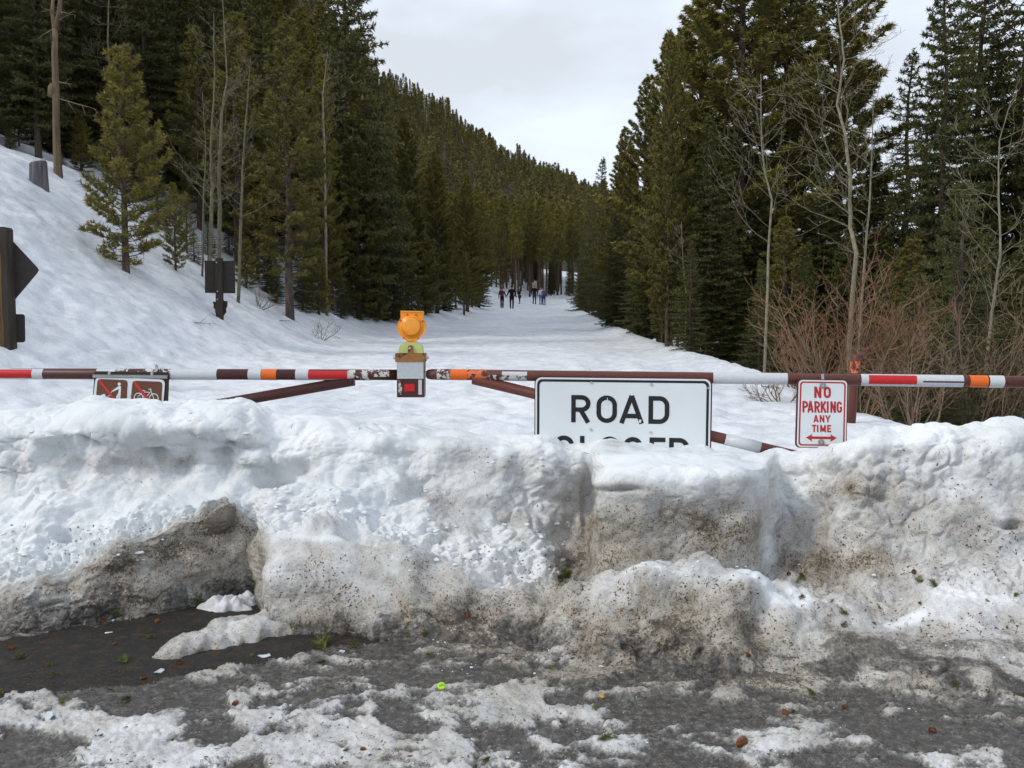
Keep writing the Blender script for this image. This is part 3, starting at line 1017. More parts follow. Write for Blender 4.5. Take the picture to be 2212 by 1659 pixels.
def needle_mesh(name, T0, T1, tint, n_per, length, width, mat, seed, outer=0.0, spread=0.85):
    rs = np.random.RandomState(seed)
    T0 = np.array(T0); T1 = np.array(T1); tint = np.array(tint)
    n = len(T0)
    idx = np.repeat(np.arange(n), n_per)
    t = outer + (1 - outer) * rs.rand(len(idx))
    A = T1 - T0; A /= np.linalg.norm(A, axis=1, keepdims=True) + 1e-9
    ax = A[idx]
    r = rs.normal(size=(len(idx), 3)); r -= ax * (r * ax).sum(1, keepdims=True)
    r /= np.linalg.norm(r, axis=1, keepdims=True) + 1e-9
    d = ax * (0.30 + 0.5 * rs.rand(len(idx), 1)) + r * spread
    d /= np.linalg.norm(d, axis=1, keepdims=True)
    p = T0[idx] + (T1 - T0)[idx] * t[:, None]
    s = np.cross(d, rs.normal(size=(len(idx), 3))); s /= np.linalg.norm(s, axis=1, keepdims=True) + 1e-9
    L = length * (0.65 + 0.6 * rs.rand(len(idx), 1)); Wd = width * (0.7 + 0.6 * rs.rand(len(idx), 1)) * 0.5
    v = np.stack([p - s * Wd, p + s * Wd, p + d * L], 1).reshape(-1, 3)
    f = np.arange(len(v)).reshape(-1, 3)
    tt = np.clip(np.repeat(tint[idx] + 0.10 * rs.normal(size=len(idx)), 3), 0, 1)
    return np_mesh(name, v, f, mat, False, {'tint': tt})


def conifer(name, seed, H, cb, Rm, kind, nb, tw, npt, nl, nw, bark='bark', dead=0, trunk_r=None):
    """returns (trunk mesh, crown mesh) of one tree standing at the origin"""
    rg = random.Random(seed)
    mat = M['pine'] if kind == 'pine' else M['fir']
    wood = MB()
    r0 = trunk_r or (0.010 * H + 0.025)
    wob = [(rg.uniform(-1, 1), rg.uniform(-1, 1)) for _ in range(9)]
    tp = []
    for i in range(9):
        t = i / 8
        tp.append(Vector((wob[i][0] * 0.011 * H * t, wob[i][1] * 0.011 * H * t, -0.3 + (H + 0.3) * t)))
    wood.tube(tp, [r0 * (1.15 if i == 0 else 1) * (1 - i / 8) ** 0.8 + 0.006 for i in range(9)], 7)

    def axis(z):
        t = max(0, min(0.999, (z + 0.3) / (H + 0.3))) * 8
        k = int(t)
        return tp[k].lerp(tp[k + 1], t - k)
    T0, T1, TI = [], [], []
    az = rg.uniform(0, 6.28)
    lob = [(rg.uniform(0, 6.28), rg.uniform(0.1, 0.35)) for _ in range(3)]
    for i in range(nb):
        t = (i + rg.random()) / nb
        z = H * (cb + (0.985 - cb) * t ** (1.0 if kind != 'pine' else 0.95))
        az += 2.39996 + rg.uniform(-0.35, 0.35)
        if kind == 'pine':
            prof = min(1.0, 0.42 + t * 3.0) * max(0.0, 1 - t) ** 0.62
            L = Rm * prof * rg.uniform(0.50, 1.18) + 0.10
            el = -0.10 + 0.75 * t + rg.uniform(-0.18, 0.18)
            curl = 0.55
        else:
            prof = max(0.0, 1 - t) ** 0.82 * min(1.0, 0.75 + t * 2)
            L = Rm * prof * rg.uniform(0.70, 1.12) + 0.07
            el = -0.42 + 0.85 * t * t + rg.uniform(-0.10, 0.10)
            curl = 0.34
        for la, lw in lob:
            L *= 1 - lw * max(0, math.cos(az - la + 2.5 * t)) * 0.8
        if rg.random() < 0.06: L *= 1.25
        d = Vector((math.cos(az) * math.cos(el), math.sin(az) * math.cos(el), math.sin(el)))
        p = axis(z)
        pts = [p]
        m = 6
        for k in range(m):
            d = (d + Vector((0, 0, curl / m)) + Vector((rg.uniform(-.09, .09), rg.uniform(-.09, .09), rg.uniform(-.05, .05)))).normalized()
            p = p + d * (L / m)
            pts.append(p)
        rb = 0.007 * L + 0.004 + 0.0006 * H
        wood.tube(pts[::2] + ([pts[-1]] if (m % 2) else []), [rb * (1 - j / 4) + 0.002 for j in range(len(pts[::2]))], 3, False)
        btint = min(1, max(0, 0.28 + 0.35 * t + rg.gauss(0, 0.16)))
        nt = max(3, int(tw * L))
        for q in range(nt):
            s = (0.30 if kind == 'pine' else 0.14) + (0.70 if kind == 'pine' else 0.86) * (q + rg.random()) / nt
            s = min(s, 0.999)
            kk = int(s * m); bp = pts[kk].lerp(pts[min(kk + 1, m)], s * m - kk)
            bd = (pts[min(kk + 1, m)] - pts[kk]).normalized() if kk < m else d
            side = bd.cross(Vector((0, 0, 1)))
            if side.length < 1e-3: side = Vector((1, 0, 0))
            side.normalize()
            sg = 1 if q % 2 else -1
            if kind == 'pine':
                td = bd * rg.uniform(0.4, 0.9) + side * sg * rg.uniform(0.2, 0.9) + Vector((0, 0, rg.uniform(0.05, 0.75)))
                tl = (0.10 + 0.22 * L * (1 - s) + 0.04 * L) * rg.uniform(0.7, 1.25)
            else:
                td = bd * rg.uniform(0.5, 0.9) + side * sg * rg.uniform(0.5, 1.0) + Vector((0, 0, rg.uniform(-0.25, 0.16)))
                tl = (0.08 + 0.42 * L * (1 - s)) * rg.uniform(0.7, 1.2)
            td.normalize()
            e = bp + td * tl
            nn = max(1, int(round(tl / (nl * 1.5))))
            for w in range(nn):
                T0.append(tuple(bp.lerp(e, w / nn))); T1.append(tuple(bp.lerp(e, (w + 1) / nn)))
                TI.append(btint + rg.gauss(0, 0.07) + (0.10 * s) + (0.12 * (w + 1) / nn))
        T0.append(tuple(pts[-2])); T1.append(tuple(pts[-1] + d * nl * 0.5)); TI.append(btint + 0.2)
    for i in range(int(max(4, H * 0.10 / (nl * 0.8)))):
        z = H * 0.88 + H * 0.13 * i / max(4, H * 0.10 / (nl * 0.8))
        a = axis(min(z, H)) + Vector((0, 0, max(0, z - H)))
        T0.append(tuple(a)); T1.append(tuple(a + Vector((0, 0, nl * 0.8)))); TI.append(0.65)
    for i in range(dead):
        z = H * (0.06 + (cb + 0.10) * rg.random()); a = rg.uniform(0, 6.28); L = Rm * rg.uniform(0.25, 0.8)
        d = Vector((math.cos(a), math.sin(a), rg.uniform(-0.45, 0.05))).normalized()
        p = axis(z); pts = [p]
        for k in range(4):
            d = (d + Vector((rg.uniform(-.2, .2), rg.uniform(-.2, .2), rg.uniform(-.18, .12)))).normalized()
            p = p + d * L / 4; pts.append(p)
            if k > 0:
                e = (d + perp(d, rg) * 0.9).normalized()
                wood.tube([p, p + e * L * 0.25], [0.004, 0.002], 3, False)
        wood.tube(pts, [0.012, 0.009, 0.007, 0.005, 0.003], 3, False)
    tm = wood.mesh(name + '_trunk', M[bark], True)
    cm = needle_mesh(name + '_crown', T0, T1, TI, npt, nl, nw, mat, seed + 5, 0.35 if kind == 'pine' else 0.0, 0.85 if kind == 'pine' else 0.75)
    return tm, cm


V = {}
V['P1'] = conifer('tall_pine_a', 1, 13, .06, 2.7, 'pine', 200, 12, 30, .145, .031, 'bark', 14)
V['P2'] = conifer('tall_pine_b', 2, 13, .12, 2.4, 'pine', 185, 12, 30, .145, .031, 'bark', 14)
V['P3'] = conifer('tall_pine_c', 3, 13, .05, 2.9, 'pine', 210, 12, 30, .145, .031, 'bark', 10)
V['P4'] = conifer('open_pine', 4, 7, .14, 1.45, 'pine', 120, 13, 24, .11, .020, 'bark', 16)
V['P5'] = conifer('young_pine', 5, 4.0, .05, 1.12, 'pine', 115, 17, 26, .085, .015, 'bark', 6)
V['F1'] = conifer('tall_fir_a', 6, 13, .03, 2.6, 'fir', 260, 10, 13, .13, .040, 'bark', 10)
V['F2'] = conifer('tall_fir_b', 7, 13, .06, 2.4, 'fir', 250, 10, 13, .13, .040, 'bark', 14)
V['F3'] = conifer('tall_fir_c', 8, 13, .14, 2.8, 'fir', 225, 10, 13, .13, .040, 'bark', 18)
V['F4'] = conifer('spire_spruce', 9, 9, .03, 1.75, 'fir', 190, 10, 10, .10, .026, 'bark', 6)
V['F5'] = conifer('small_spruce', 10, 3.2, .03, 0.95, 'fir', 110, 15, 13, .055, .013, 'bark', 0)
V['T1'] = conifer('bare_stem_pine_a', 11, 15, .44, 1.9, 'pine', 90, 6, 14, .28, .07, 'bark_warm', 14, .15)
V['T2'] = conifer('bare_stem_pine_b', 12, 15, .36, 2.0, 'pine', 90, 6, 14, .28, .07, 'bark_warm', 14, .14)
FARV = []
for i in range(6):
    kind = 'pine' if i % 3 else 'fir'
    t, c = conifer('hill_tree', 40 + i, 12, .10, 1.75 if kind == 'pine' else 1.6, kind, 46, 1.2, 5, .80, .32)
    c.materials[0] = M['hill']
    FARV.append(c)


def dead_far(seed):
    rg = random.Random(seed); b = MB()
    b.tube([(0, 0, -1), (0.1, 0, 6), (0, 0.1, 12)], [.30, .2, .05], 4, False)
    for i in range(46):
        z = 1.5 + 9 * rg.random(); a = rg.uniform(0, 6.28); L = (1 - z / 12.5) * 1.8 * rg.uniform(.5, 1)
        b.tube([(0, 0, z), (math.cos(a) * L, math.sin(a) * L, z + rg.uniform(-.6, .3))], [.12, .07], 3, False)
    return b.mesh('dead_hill_tree', M['dead'])


FDEAD = [dead_far(70), dead_far(71)]


def tree(name, var, loc, scale, rz, label, cat='tree', group=None, lean=(0, 0), sxy=1.0):
    e = empty(name, loc, label, cat, group)
    e.rotation_euler = (lean[0], lean[1], rz)
    e.scale = (scale * sxy, scale * sxy, scale)
    t, c = V[var]
    link('trunk', t, e); link('crown', c, e)
    return e


HV = {'P1': 13, 'P2': 13, 'P3': 13, 'P4': 7, 'P5': 4, 'F1': 13, 'F2': 13, 'F3': 13, 'F4': 9, 'F5': 3.2, 'T1': 15, 'T2': 15}


def near_tree(name, var, vx, top, Y, label, xb=None, sxy=1.0, rz=None, cat='tree', group=None, base_v=None, lean=(0, 0)):
    """a tree whose foot stands at view column vx, distance Y on the snow, its tip at view row top"""
    x = (vx - 1106) / FV * Y
    z = tz(x, Y) - 0.05
    zt = at(vx, top, Y).z
    s = (zt - z) / HV[var]
    return tree(name, var, (x, Y, z), s, (vx * 0.37 + Y) if rz is None else rz, label, cat, group, lean, sxy)


placed = []


def nt(*a, **k):
    e = near_tree(*a, **k)
    placed.append((e.location.x, e.location.y))
    return e


# uphill side, nearest first
nt('young_pine_tree', 'P5', 278, 112, 14.5, 'young bushy pine standing alone at the edge of the snow slope', sxy=1.0)
nt('young_pine_tree', 'P5', 205, 430, 18.0, 'little sparse pine just behind the grey cut stump', sxy=1.1)
nt('young_pine_tree', 'P5', 385, 400, 16.6, 'low thin sapling pine beside the bushy young pine', sxy=0.8)
nt('pine_tree', 'P4', 628, 42, 19.0, 'tall open pine with bare lower stem, beside the sign on its post', sxy=1.05)
nt('pine_tree', 'P4', 520, 30, 21.5, 'yellow-green pine standing behind the bare aspen clump', sxy=1.25)
nt('pine_tree', 'P4', 440, 60, 23.0, 'slender dark pine between the bushy young pine and the aspens', sxy=1.15)
nt('fir_tree', 'F2', 752, -330, 25.5, 'tallest dark fir with ragged flat branches against the sky', sxy=0.95)
nt('pine_tree', 'P2', 700, 120, 23.0, 'slim pine with twiggy grey lower trunk left of the tallest fir', sxy=0.8)
nt('fir_tree', 'F1', 835, 300, 27.5, 'broad fir sweeping its branches to the snow at the road edge', sxy=1.15)
nt('pine_tree', 'P3', 775, 190, 25.0, 'green pine pressed against the foot of the tallest fir', sxy=0.9)
nt('pine_tree', 'P1', 880, 250, 33.0, 'full pine rising behind the broad roadside fir', sxy=1.0)
nt('pine_tree', 'P3', 945, 330, 37.0, 'dense roadside pine above the amber lamp', sxy=1.1)
nt('pine_tree', 'P3', 1010, 380, 46.0, 'rounded pine along the road, short of the walkers', sxy=1.1)
nt('young_pine_tree', 'P4', 1003, 545, 42.0, 'short pale pine at the road edge before the forest wall', sxy=1.2)
nt('young_pine_tree', 'P4', 1082, 478, 84.0, 'small pine just behind the couple holding hands', sxy=1.25)
nt('pine_tree', 'P1', 1040, 415, 72.0, 'pine close behind the maroon-jacketed walker', sxy=1.1)
FIRS_L = [(-60, -420, 19.5, 'F1'), (30, -500, 22.0, 'F2'), (165, -380, 24.0, 'F1'), (245, -300, 26.5, 'F3'), (330, -300, 24.5, 'F2'), (-10, -300, 29.0, 'F3'), (400, -200, 29.0, 'F1'), (100, -250, 20.0, 'F3'), (480, -150, 27.0, 'F3'), (585, -60, 30.0, 'P2'), (660, 10, 31.0, 'P1'), (560, -170, 34.0, 'F2'), (620, -110, 35.0, 'P1'), (-160, -420, 20.0, 'F2'), (-290, -450, 22.0, 'F1'), (-420, -480, 20.5, 'P1'), (-230, -500, 26.0, 'F3'), (-560, -520, 23.0, 'F2')]
for i, (vx, tp_, Y, va) in enumerate(FIRS_L):
    nt('fir_tree' if va[0] == 'F' else 'pine_tree', va, vx, tp_, Y, 'tall dark conifer, one of the gloomy row behind the dead trunk', group='dark conifers on the upper slope')

ORD = ['first', 'second', 'third', 'fourth', 'fifth', 'sixth', 'seventh', 'eighth', 'ninth', 'tenth', 'eleventh', 'twelfth', 'thirteenth', 'fourteenth', 'fifteenth', 'sixteenth', 'seventeenth', 'eighteenth', 'nineteenth', 'twentieth', 'twenty-first', 'twenty-second', 'twenty-third', 'twenty-fourth']


def relabel(group, text):
    """tell look-alikes of a row apart by their order along it"""
    os_ = [o for o in bpy.data.objects if o.parent is None and o.get('group') == group]
    os_.sort(key=lambda o: o.location.x / max(1.0, o.location.y))
    for i, o in enumerate(os_):
        o['label'] = text % ORD[i]


relabel('dark conifers on the upper slope', 'tall dark conifer, %s from the left in the gloomy row behind the dead trunk')

# downhill side
nt('pine_tree', 'P3', 1590, -260, 19.5, 'big yellow-green pine filling the middle of the downhill tree group', sxy=1.35)
nt('pine_tree', 'P1', 1690, -150, 20.5, 'bright pine just behind the slim leaning aspen', sxy=1.3)
nt('pine_tree', 'P2', 1800, -200, 23.0, 'dark pine with tiered branches edging the gap of sky', sxy=1.2)
nt('pine_tree', 'P3', 1500, -40, 22.5, 'full-crowned pine beside the pair of bare trunks', sxy=1.25)
nt('pine_tree', 'P2', 1441, 70, 17.6, 'pine on a brown trunk standing at the very edge of the road snow', sxy=0.62)
nt('pine_tree', 'T2', 1463, 60, 17.9, 'thin warm-brown trunk right beside the edge pine', sxy=0.5)
nt('pine_tree', 'P1', 1430, 72, 27.0, 'pine whose narrow spire pokes out above its neighbours', sxy=0.85)
nt('pine_tree', 'P2', 1388, 165, 33.0, 'leafy-looking pine with ragged tip, downhill of the spire pine', sxy=0.9)
nt('pine_tree', 'P3', 1345, 275, 37.0, 'low round pine between the spired spruce and the ragged pine', sxy=1.0)
nt('spruce_tree', 'F4', 1299, 340, 44.0, 'dark spruce with thin pointed spire at the far end of the downhill row', sxy=1.0)
nt('spruce_tree', 'F4', 1270, 420, 52.0, 'smaller dark spruce beside the pointed spire', sxy=1.1)
nt('fir_tree', 'F1', 1330, 430, 29.0, 'broad fir leaning its branches over the right edge of the road', sxy=1.25)
nt('fir_tree', 'F1', 1395, 380, 24.0, 'dense fir near the brown trunks at the bend of the snow edge', sxy=1.2)
nt('fir_tree', 'F3', 1530, 250, 17.5, 'dark skirted fir at the foot of the big pines', sxy=1.2)
nt('fir_tree', 'F1', 1640, 330, 18.5, 'shaded fir behind the slim leaning aspen', sxy=1.3)
nt('fir_tree', 'F1', 1760, 320, 18.5, 'shadowy fir behind the red-twigged willow', sxy=1.2)
nt('spruce_tree', 'F4', 1945, 108, 24.0, 'narrow spruce with a bare candle tip in the gap of sky', sxy=1.05)
nt('spruce_tree', 'F1', 1880, 330, 22.0, 'dim fir below the gap of sky', sxy=1.15)
nt('fir_tree', 'F3', 2022, -120, 17.0, 'big fir with a thick dark trunk beyond the right willow', sxy=0.85)
nt('fir_tree', 'F3', 2092, -200, 18.5, 'fir with a pale patchy trunk near the right edge', sxy=0.9, rz=2.0)
nt('fir_tree', 'F2', 2190, -260, 17.5, 'dark towering fir at the right edge of the picture', sxy=1.05)
nt('fir_tree', 'F2', 2290, -200, 16.5, 'dark fir cut by the right edge of the picture', sxy=1.1)
nt('fir_tree', 'F1', 2000, 420, 21.0, 'low dark fir behind the small spruce', sxy=1.2)
nt('fir_tree', 'F1', 2120, 380, 22.0, 'low dark fir beyond the right willow', sxy=1.2)
nt('young_spruce_tree', 'F5', 2068, 392, 12.5, 'young spruce with a bare yellow leader among the right willows', sxy=0.9)
nt('young_spruce_tree', 'F5', 1985, 590, 11.5, 'stubby green spruce between the two willows', sxy=1.3)
nt('young_spruce_tree', 'F5', 2010, 745, 9.6, 'low spreading spruce under the gate arm by the snow mound', sxy=2.2)
nt('young_spruce_tree', 'F5', 2170, 700, 9.8, 'dark spruce skirt at the right edge under the gate arm', sxy=2.0)

UNDER_L = [(350, 330, 19.5), (410, 420, 19.0), (560, 420, 21.0), (590, 480, 20.5), (660, 450, 22.0), (720, 470, 23.5), (690, 540, 21.5), (800, 470, 26.5), (745, 560, 24.0), (870, 430, 31.0), (905, 480, 33.0), (960, 500, 40.0), (1035, 520, 55.0), (60, 200, 21.0), (190, 250, 21.0), (310, 250, 21.5), (925, 540, 36.0), (985, 540, 45.0), (1020, 560, 52.0)]
LOW_L = [(455, 480, 20.3), (535, 520, 19.4), (600, 560, 20.0), (655, 580, 20.8), (705, 600, 22.4), (738, 590, 23.2), (775, 600, 25.0), (815, 590, 26.2), (855, 570, 28.5), (890, 590, 31.0), (920, 585, 34.0), (300, 440, 18.8), (150, 330, 20.5), (40, 270, 20.0), (500, 450, 22.0), (425, 500, 18.6)]
for i, (vx, tp_, Y) in enumerate(UNDER_L):
    va = ['F4', 'P4', 'P5', 'F1'][i % 4]
    nt('understory_spruce_tree' if va[0] == 'F' else 'understory_pine_tree', va, vx, tp_, Y, 'young conifer filling the shade at the foot of the uphill forest', sxy=1.3, group='young trees under the uphill forest')

for i, (vx, tp_, Y) in enumerate(LOW_L):
    va = ['F5', 'P5', 'F4'][i % 3]
    nt('seedling_spruce_tree' if va[0] == 'F' else 'seedling_pine_tree', va, vx, tp_, Y, '', sxy=1.5, group='seedlings along the uphill snow edge')
relabel('seedlings along the uphill snow edge', 'low bushy seedling conifer, %s from the left along the uphill snow edge')

# forest wall along the road and at its far bend
rg = random.Random(77)


def clear(x, y, m):
    return all((x - a) ** 2 + (y - b) ** 2 > m * m for a, b in placed)


cnt = 0
tries = 0
while cnt < 215 and tries < 12000:
    tries += 1
    y = 20 + 115 * rg.random() ** 1.25
    d = 0.5 + 26 * rg.random() ** 1.5
    x = float(left_edge(np.array(y))) - d - (2.6 if y < 24 else 1.5 if y < 40 else 0.3)
    vx = 1106 + FV * x / y
    if not -80 < vx < 1262 or (y > 76 and 1212 < vx < 1248) or not clear(x, y, 1.5 + 0.012 * y): continue
    placed.append((x, y))
    far = y > 76
    va = rg.choice(['T1', 'T2']) if far and d < 16 else rg.choice(['P1', 'P2', 'P3', 'P1', 'P3', 'F1', 'F2'])
    H = rg.uniform(8.5, 12.5) if not far else rg.uniform(11, 15)
    if d < 2.5 and not far: H *= 0.75
    if vx > 700:
        lim = float(np.interp(vx, [700, 850, 950, 1050, 1240], [120, 300, 370, 410, 430])) + rg.uniform(0, 70)
        H = min(H, at(vx, lim, y).z - tz(x, y))
        if H < 2.5: continue
    lab = 'straight bare-stemmed pine in the stand where the road bends' if far else 'green conifer, one of the thick forest wall on the uphill side'
    tree('pine_tree' if va[0] != 'F' else 'fir_tree', va, (x, y, tz(x, y) - 0.1), H / HV[va], rg.uniform(0, 6.28), lab, 'tree', 'pines at the road bend' if far else 'forest wall on the uphill side', sxy=rg.uniform(.9, 1.15))
    cnt += 1
cnt = 0
tries = 0
while cnt < 46 and tries < 4000:
    tries += 1
    y = 30 + 100 * rg.random()
    d = 0.9 + 13 * rg.random() ** 1.3
    x = float(right_edge(np.array(y))) + d
    vx = 1106 + FV * x / y
    if not 1225 < vx < 1480 or not clear(x, y, 1.6 + 0.010 * y): continue
    placed.append((x, y))
    va = rg.choice(['P1', 'P2', 'P3', 'F1', 'F2'])
    lim = np.interp(vx, [1225, 1290, 1350, 1480], [470, 400, 330, 180])
    H = min(rg.uniform(8, 12), at(vx, float(lim) + rg.uniform(0, 60), y).z - tz(x, y))
    if H < 3: continue
    tree('pine_tree' if va[0] != 'F' else 'fir_tree', va, (x, y, tz(x, y) - 0.1), H / HV[va], rg.uniform(0, 6.28), 'green conifer crowded into the downhill row beyond the edge pines', 'tree', 'conifers of the downhill row', sxy=rg.uniform(.95, 1.2))
    cnt += 1

UNDER = [(1490, 520, 16.6), (1570, 480, 17.2), (1690, 470, 16.0), (1740, 520, 15.4), (1830, 480, 17.0), (1920, 430, 18.0), (1960, 520, 15.5), (2050, 560, 14.5), (2130, 500, 15.5), (2210, 470, 14.5), (1600, 400, 22.5), (1860, 400, 21.0), (1780, 420, 24.0), (2160, 420, 20.0), (1430, 560, 21.0), (1905, 560, 14.0), (1640, 560, 15.0), (1520, 420, 26), (1700, 380, 27), (2060, 430, 24), (1980, 430, 27), (1840, 460, 30)]
for i, (vx, tp_, Y) in enumerate(UNDER):
    va = ['F4', 'F1', 'P4', 'F2'][i % 4]
    nt('understory_spruce_tree' if va[0] == 'F' else 'understory_pine_tree', va, vx, tp_, Y, 'shadowy young conifer filling the thicket under the big downhill trees', sxy=1.35, group='thicket under the downhill trees')

relabel('thicket under the downhill trees', 'shadowy young conifer, %s from the left in the thicket under the big downhill trees')
relabel('young trees under the uphill forest', 'young conifer, %s from the left of those shading the foot of the uphill forest')
# closed stand where the road bends out of sight
cnt = 0
for i in range(2500):
    y = 93 + 42 * rg.random()
    vx = rg.uniform(1085, 1275)
    x = (vx - 1106) / FV * y
    if x > float(left_edge(np.array(y))) + 1.0 and y < 112 and vx > 1150: continue
    if 1212 < vx < 1248 and rg.random() < .85: continue
    if not clear(x, y, 1.5): continue
    placed.append((x, y))
    va = rg.choice(['T1', 'T2', 'T1', 'T2', 'T1', 'T2', 'T1', 'F2'])
    H = at(vx, float(np.interp(vx, [1085, 1275], [415, 440])) + rg.uniform(0, 60), y).z - tz(x, y)
    if va[0] != 'T': H *= rg.uniform(.3, .6)
    tree('pine_tree' if va[0] != 'F' else 'fir_tree', va, (x, y, tz(x, y) - 0.1), H / HV[va], rg.uniform(0, 6.28), 'straight bare-stemmed pine in the stand where the road bends' if va[0] == 'T' else 'young conifer under the bare-stemmed stand at the road bend', 'tree', 'pines at the road bend', sxy=rg.uniform(1.0, 1.3))
    cnt += 1
    if cnt >= 90: break

# forest on the mountain side
cand = []
rg = random.Random(5)
for i in range(9000):
    u = 1.0 + 5.2 * rg.random(); v = rg.random() ** 0.8
    p = hill_pt(u, v)
    dd = p - EYE
    dep = dd.y * CP - dd.z * SP
    vx = 1106 + FV * dd.x / dep; vy = 829.5 - FV * (dd.y * SP + dd.z * CP) / dep
    if 640 < vx < 1330 and -40 < vy < 600:
        cand.append((p.y, p))
keep = []
cell = {}
for y, p in sorted(cand, key=lambda t: t[0]):
    k = (int(p.x / 3.5), int(p.y / 5.0))
    if k in cell: continue
    cell[k] = 1
    keep.append(p)
# those that show on the slope (higher up) first
rg.shuffle(keep)
keep = keep[:1900]


def hidden_score(p):
    dd = p - EYE
    return -dd.z / dd.y


keep.sort(key=hidden_score)
head = keep[:760]
rg.shuffle(head)
keep = head + keep[760:]
n_ind = 0
rest_v, rest_t, rest_s = [], [], []
for i, p in enumerate(keep):
    s = 0.45 + 0.55 * rg.random() ** 1.3
    if n_ind < 290:
        dead_ = rg.random() < 0.17
        me_ = rg.choice(FDEAD) if dead_ else rg.choice(FARV)
        o = link('dead_hill_tree' if dead_ else 'hill_tree', me_)
        o.location = p; o.scale = (s * 0.9, s * 0.9, s); o.rotation_euler = (0, 0, rg.uniform(0, 6.28))
        if dead_: tag(o, 'grey dead conifer standing among the green mountain trees', 'tree', 'dead trees on the mountain side')
        else: tag(o, 'small far conifer on the forested mountain side', 'tree', 'trees on the mountain side')
        n_ind += 1
    else:
        rest_v.append((p, s, rg.uniform(0, 6.28), rg.randrange(6)))
# the rest of the mountain wood is one mass
base = []
for c in FARV:
    n = len(c.vertices); a = np.zeros(n * 3, np.float32); c.vertices.foreach_get('co', a)
    t = np.zeros(n, np.float32); c.attributes['tint'].data.foreach_get('value', t)
    base.append((a.reshape(-1, 3), t))
allv, allt = [], []
for p, s, a, k in rest_v:
    vv, t = base[k]
    tri = np.random.RandomState(int(abs(p.x * 7 + p.y * 3)) % 9999).rand(len(vv) // 3) < 0.45
    m3 = np.repeat(tri, 3)
    vv = vv[m3] * np.array([s, s, s]); ca, sa = math.cos(a), math.sin(a)
    allv.append(np.stack([vv[:, 0] * ca - vv[:, 1] * sa + p.x, vv[:, 0] * sa + vv[:, 1] * ca + p.y, vv[:, 2] + p.z], 1))
    allt.append(np.clip(t[m3] + rg.uniform(-.30, .42), 0, 1))
if allv:
    vv = np.concatenate(allv)
    o = link('mountain_wood', np_mesh('mountain_wood', vv, np.arange(len(vv)).reshape(-1, 3), M['hill'], False, {'tint': np.concatenate(allt)}))
    tag(o, 'dense far conifer wood covering the mountain side', 'wood', kind='stuff')
    print('mountain wood tris', len(vv) // 3, 'individuals', n_ind, 'rest', len(rest_v))


# ------------------------------------------------------------------ bare broadleaf stems and shrubs
def bough(b, p, d, L, r, lvl, rg, up=0.25, kids=5, kink=0.28, tip_tint=1.0):
    """one bare branch with its twigs"""
    n = 7 if lvl == 0 else 4
    pts = [p]; q = p
    for i in range(n):
        d = (d + Vector((rg.uniform(-kink, kink), rg.uniform(-kink, kink), rg.uniform(-kink, kink) * 0.6 + up / n))).normalized()
        q = q + d * (L / n); pts.append(q)
    rr = [max(0.0018, r * (1 - 0.88 * i / n)) for i in range(n + 1)]
    b.ct = min(1.0, tip_tint * (0.04 + 0.30 * lvl))
    b.tube(pts, rr, 4 if lvl == 0 else 3, False)
    if lvl >= 2: return
    for k in range(kids):
        s = 0.2 + 0.78 * (k + rg.random()) / kids
        i = min(int(s * n), n - 1)
        bp = pts[i].lerp(pts[i + 1], s * n - i)
        bd = (pts[i + 1] - pts[i]).normalized()
        nd = (bd * rg.uniform(0.5, 0.9) + perp(bd, rg) * rg.uniform(0.5, 0.9)).normalized()
        bough(b, bp, nd, L * rg.uniform(0.28, 0.5) * (1.15 - 0.5 * s), max(0.003, r * 0.5), lvl + 1, rg, up, max(2, kids - 2), kink, tip_tint)


def aspen(name, path, Y, d0, nbr, blen, label, mat='aspen', seed=0, extra=None, start=0.25, group=None, down=0.0, cat='tree'):
    rg = random.Random(seed)
    pts = [at(vx, vy, Y) for vx, vy in path]
    if not extra or not extra.get('free'):
        pts[0].z = tz(pts[0].x, pts[0].y) - 0.1 if pts[0].z > tz(pts[0].x, pts[0].y) - 0.1 else pts[0].z
    for p in pts: p.y += rg.uniform(-0.12, 0.12)
    e = empty(name, pts[0], label, cat, group)
    b = MB(); b.ct = 0.0
    n = len(pts)
    dense = []
    for i in range(n - 1):
        for k in range(4):
            q = pts[i].lerp(pts[i + 1], k / 4)
            dense.append(q + Vector((rg.uniform(-1, 1), rg.uniform(-1, 1), 0)) * d0 * 0.10)
    dense.append(pts[-1])
    m = len(dense)
    b.ct = 0.001
    b.tube(dense, [d0 / 2 * (1 - 0.93 * i / (m - 1)) + 0.003 for i in range(m)], 8)
    b.build('trunk', M[mat], e, True)
    c = MB()
    for k in range(nbr):
        s = start + (0.98 - start) * (k + rg.random()) / nbr
        i = min(int(s * (m - 1)), m - 2)
        bp = dense[i]; bd = (dense[i + 1] - dense[i]).normalized()
        a = rg.uniform(0, 6.28)
        nd = Vector((math.cos(a), math.sin(a) * 0.8, rg.uniform(0.25, 0.9) - down)).normalized()
        bough(c, bp, nd, blen * rg.uniform(0.6, 1.25) * (1.2 - 0.75 * s), max(0.005, d0 * 0.14 * (1.1 - s)), 0, rg, 0.45, 5, 0.24, 0.9)
    c.build('crown', M[mat], e)
    return e


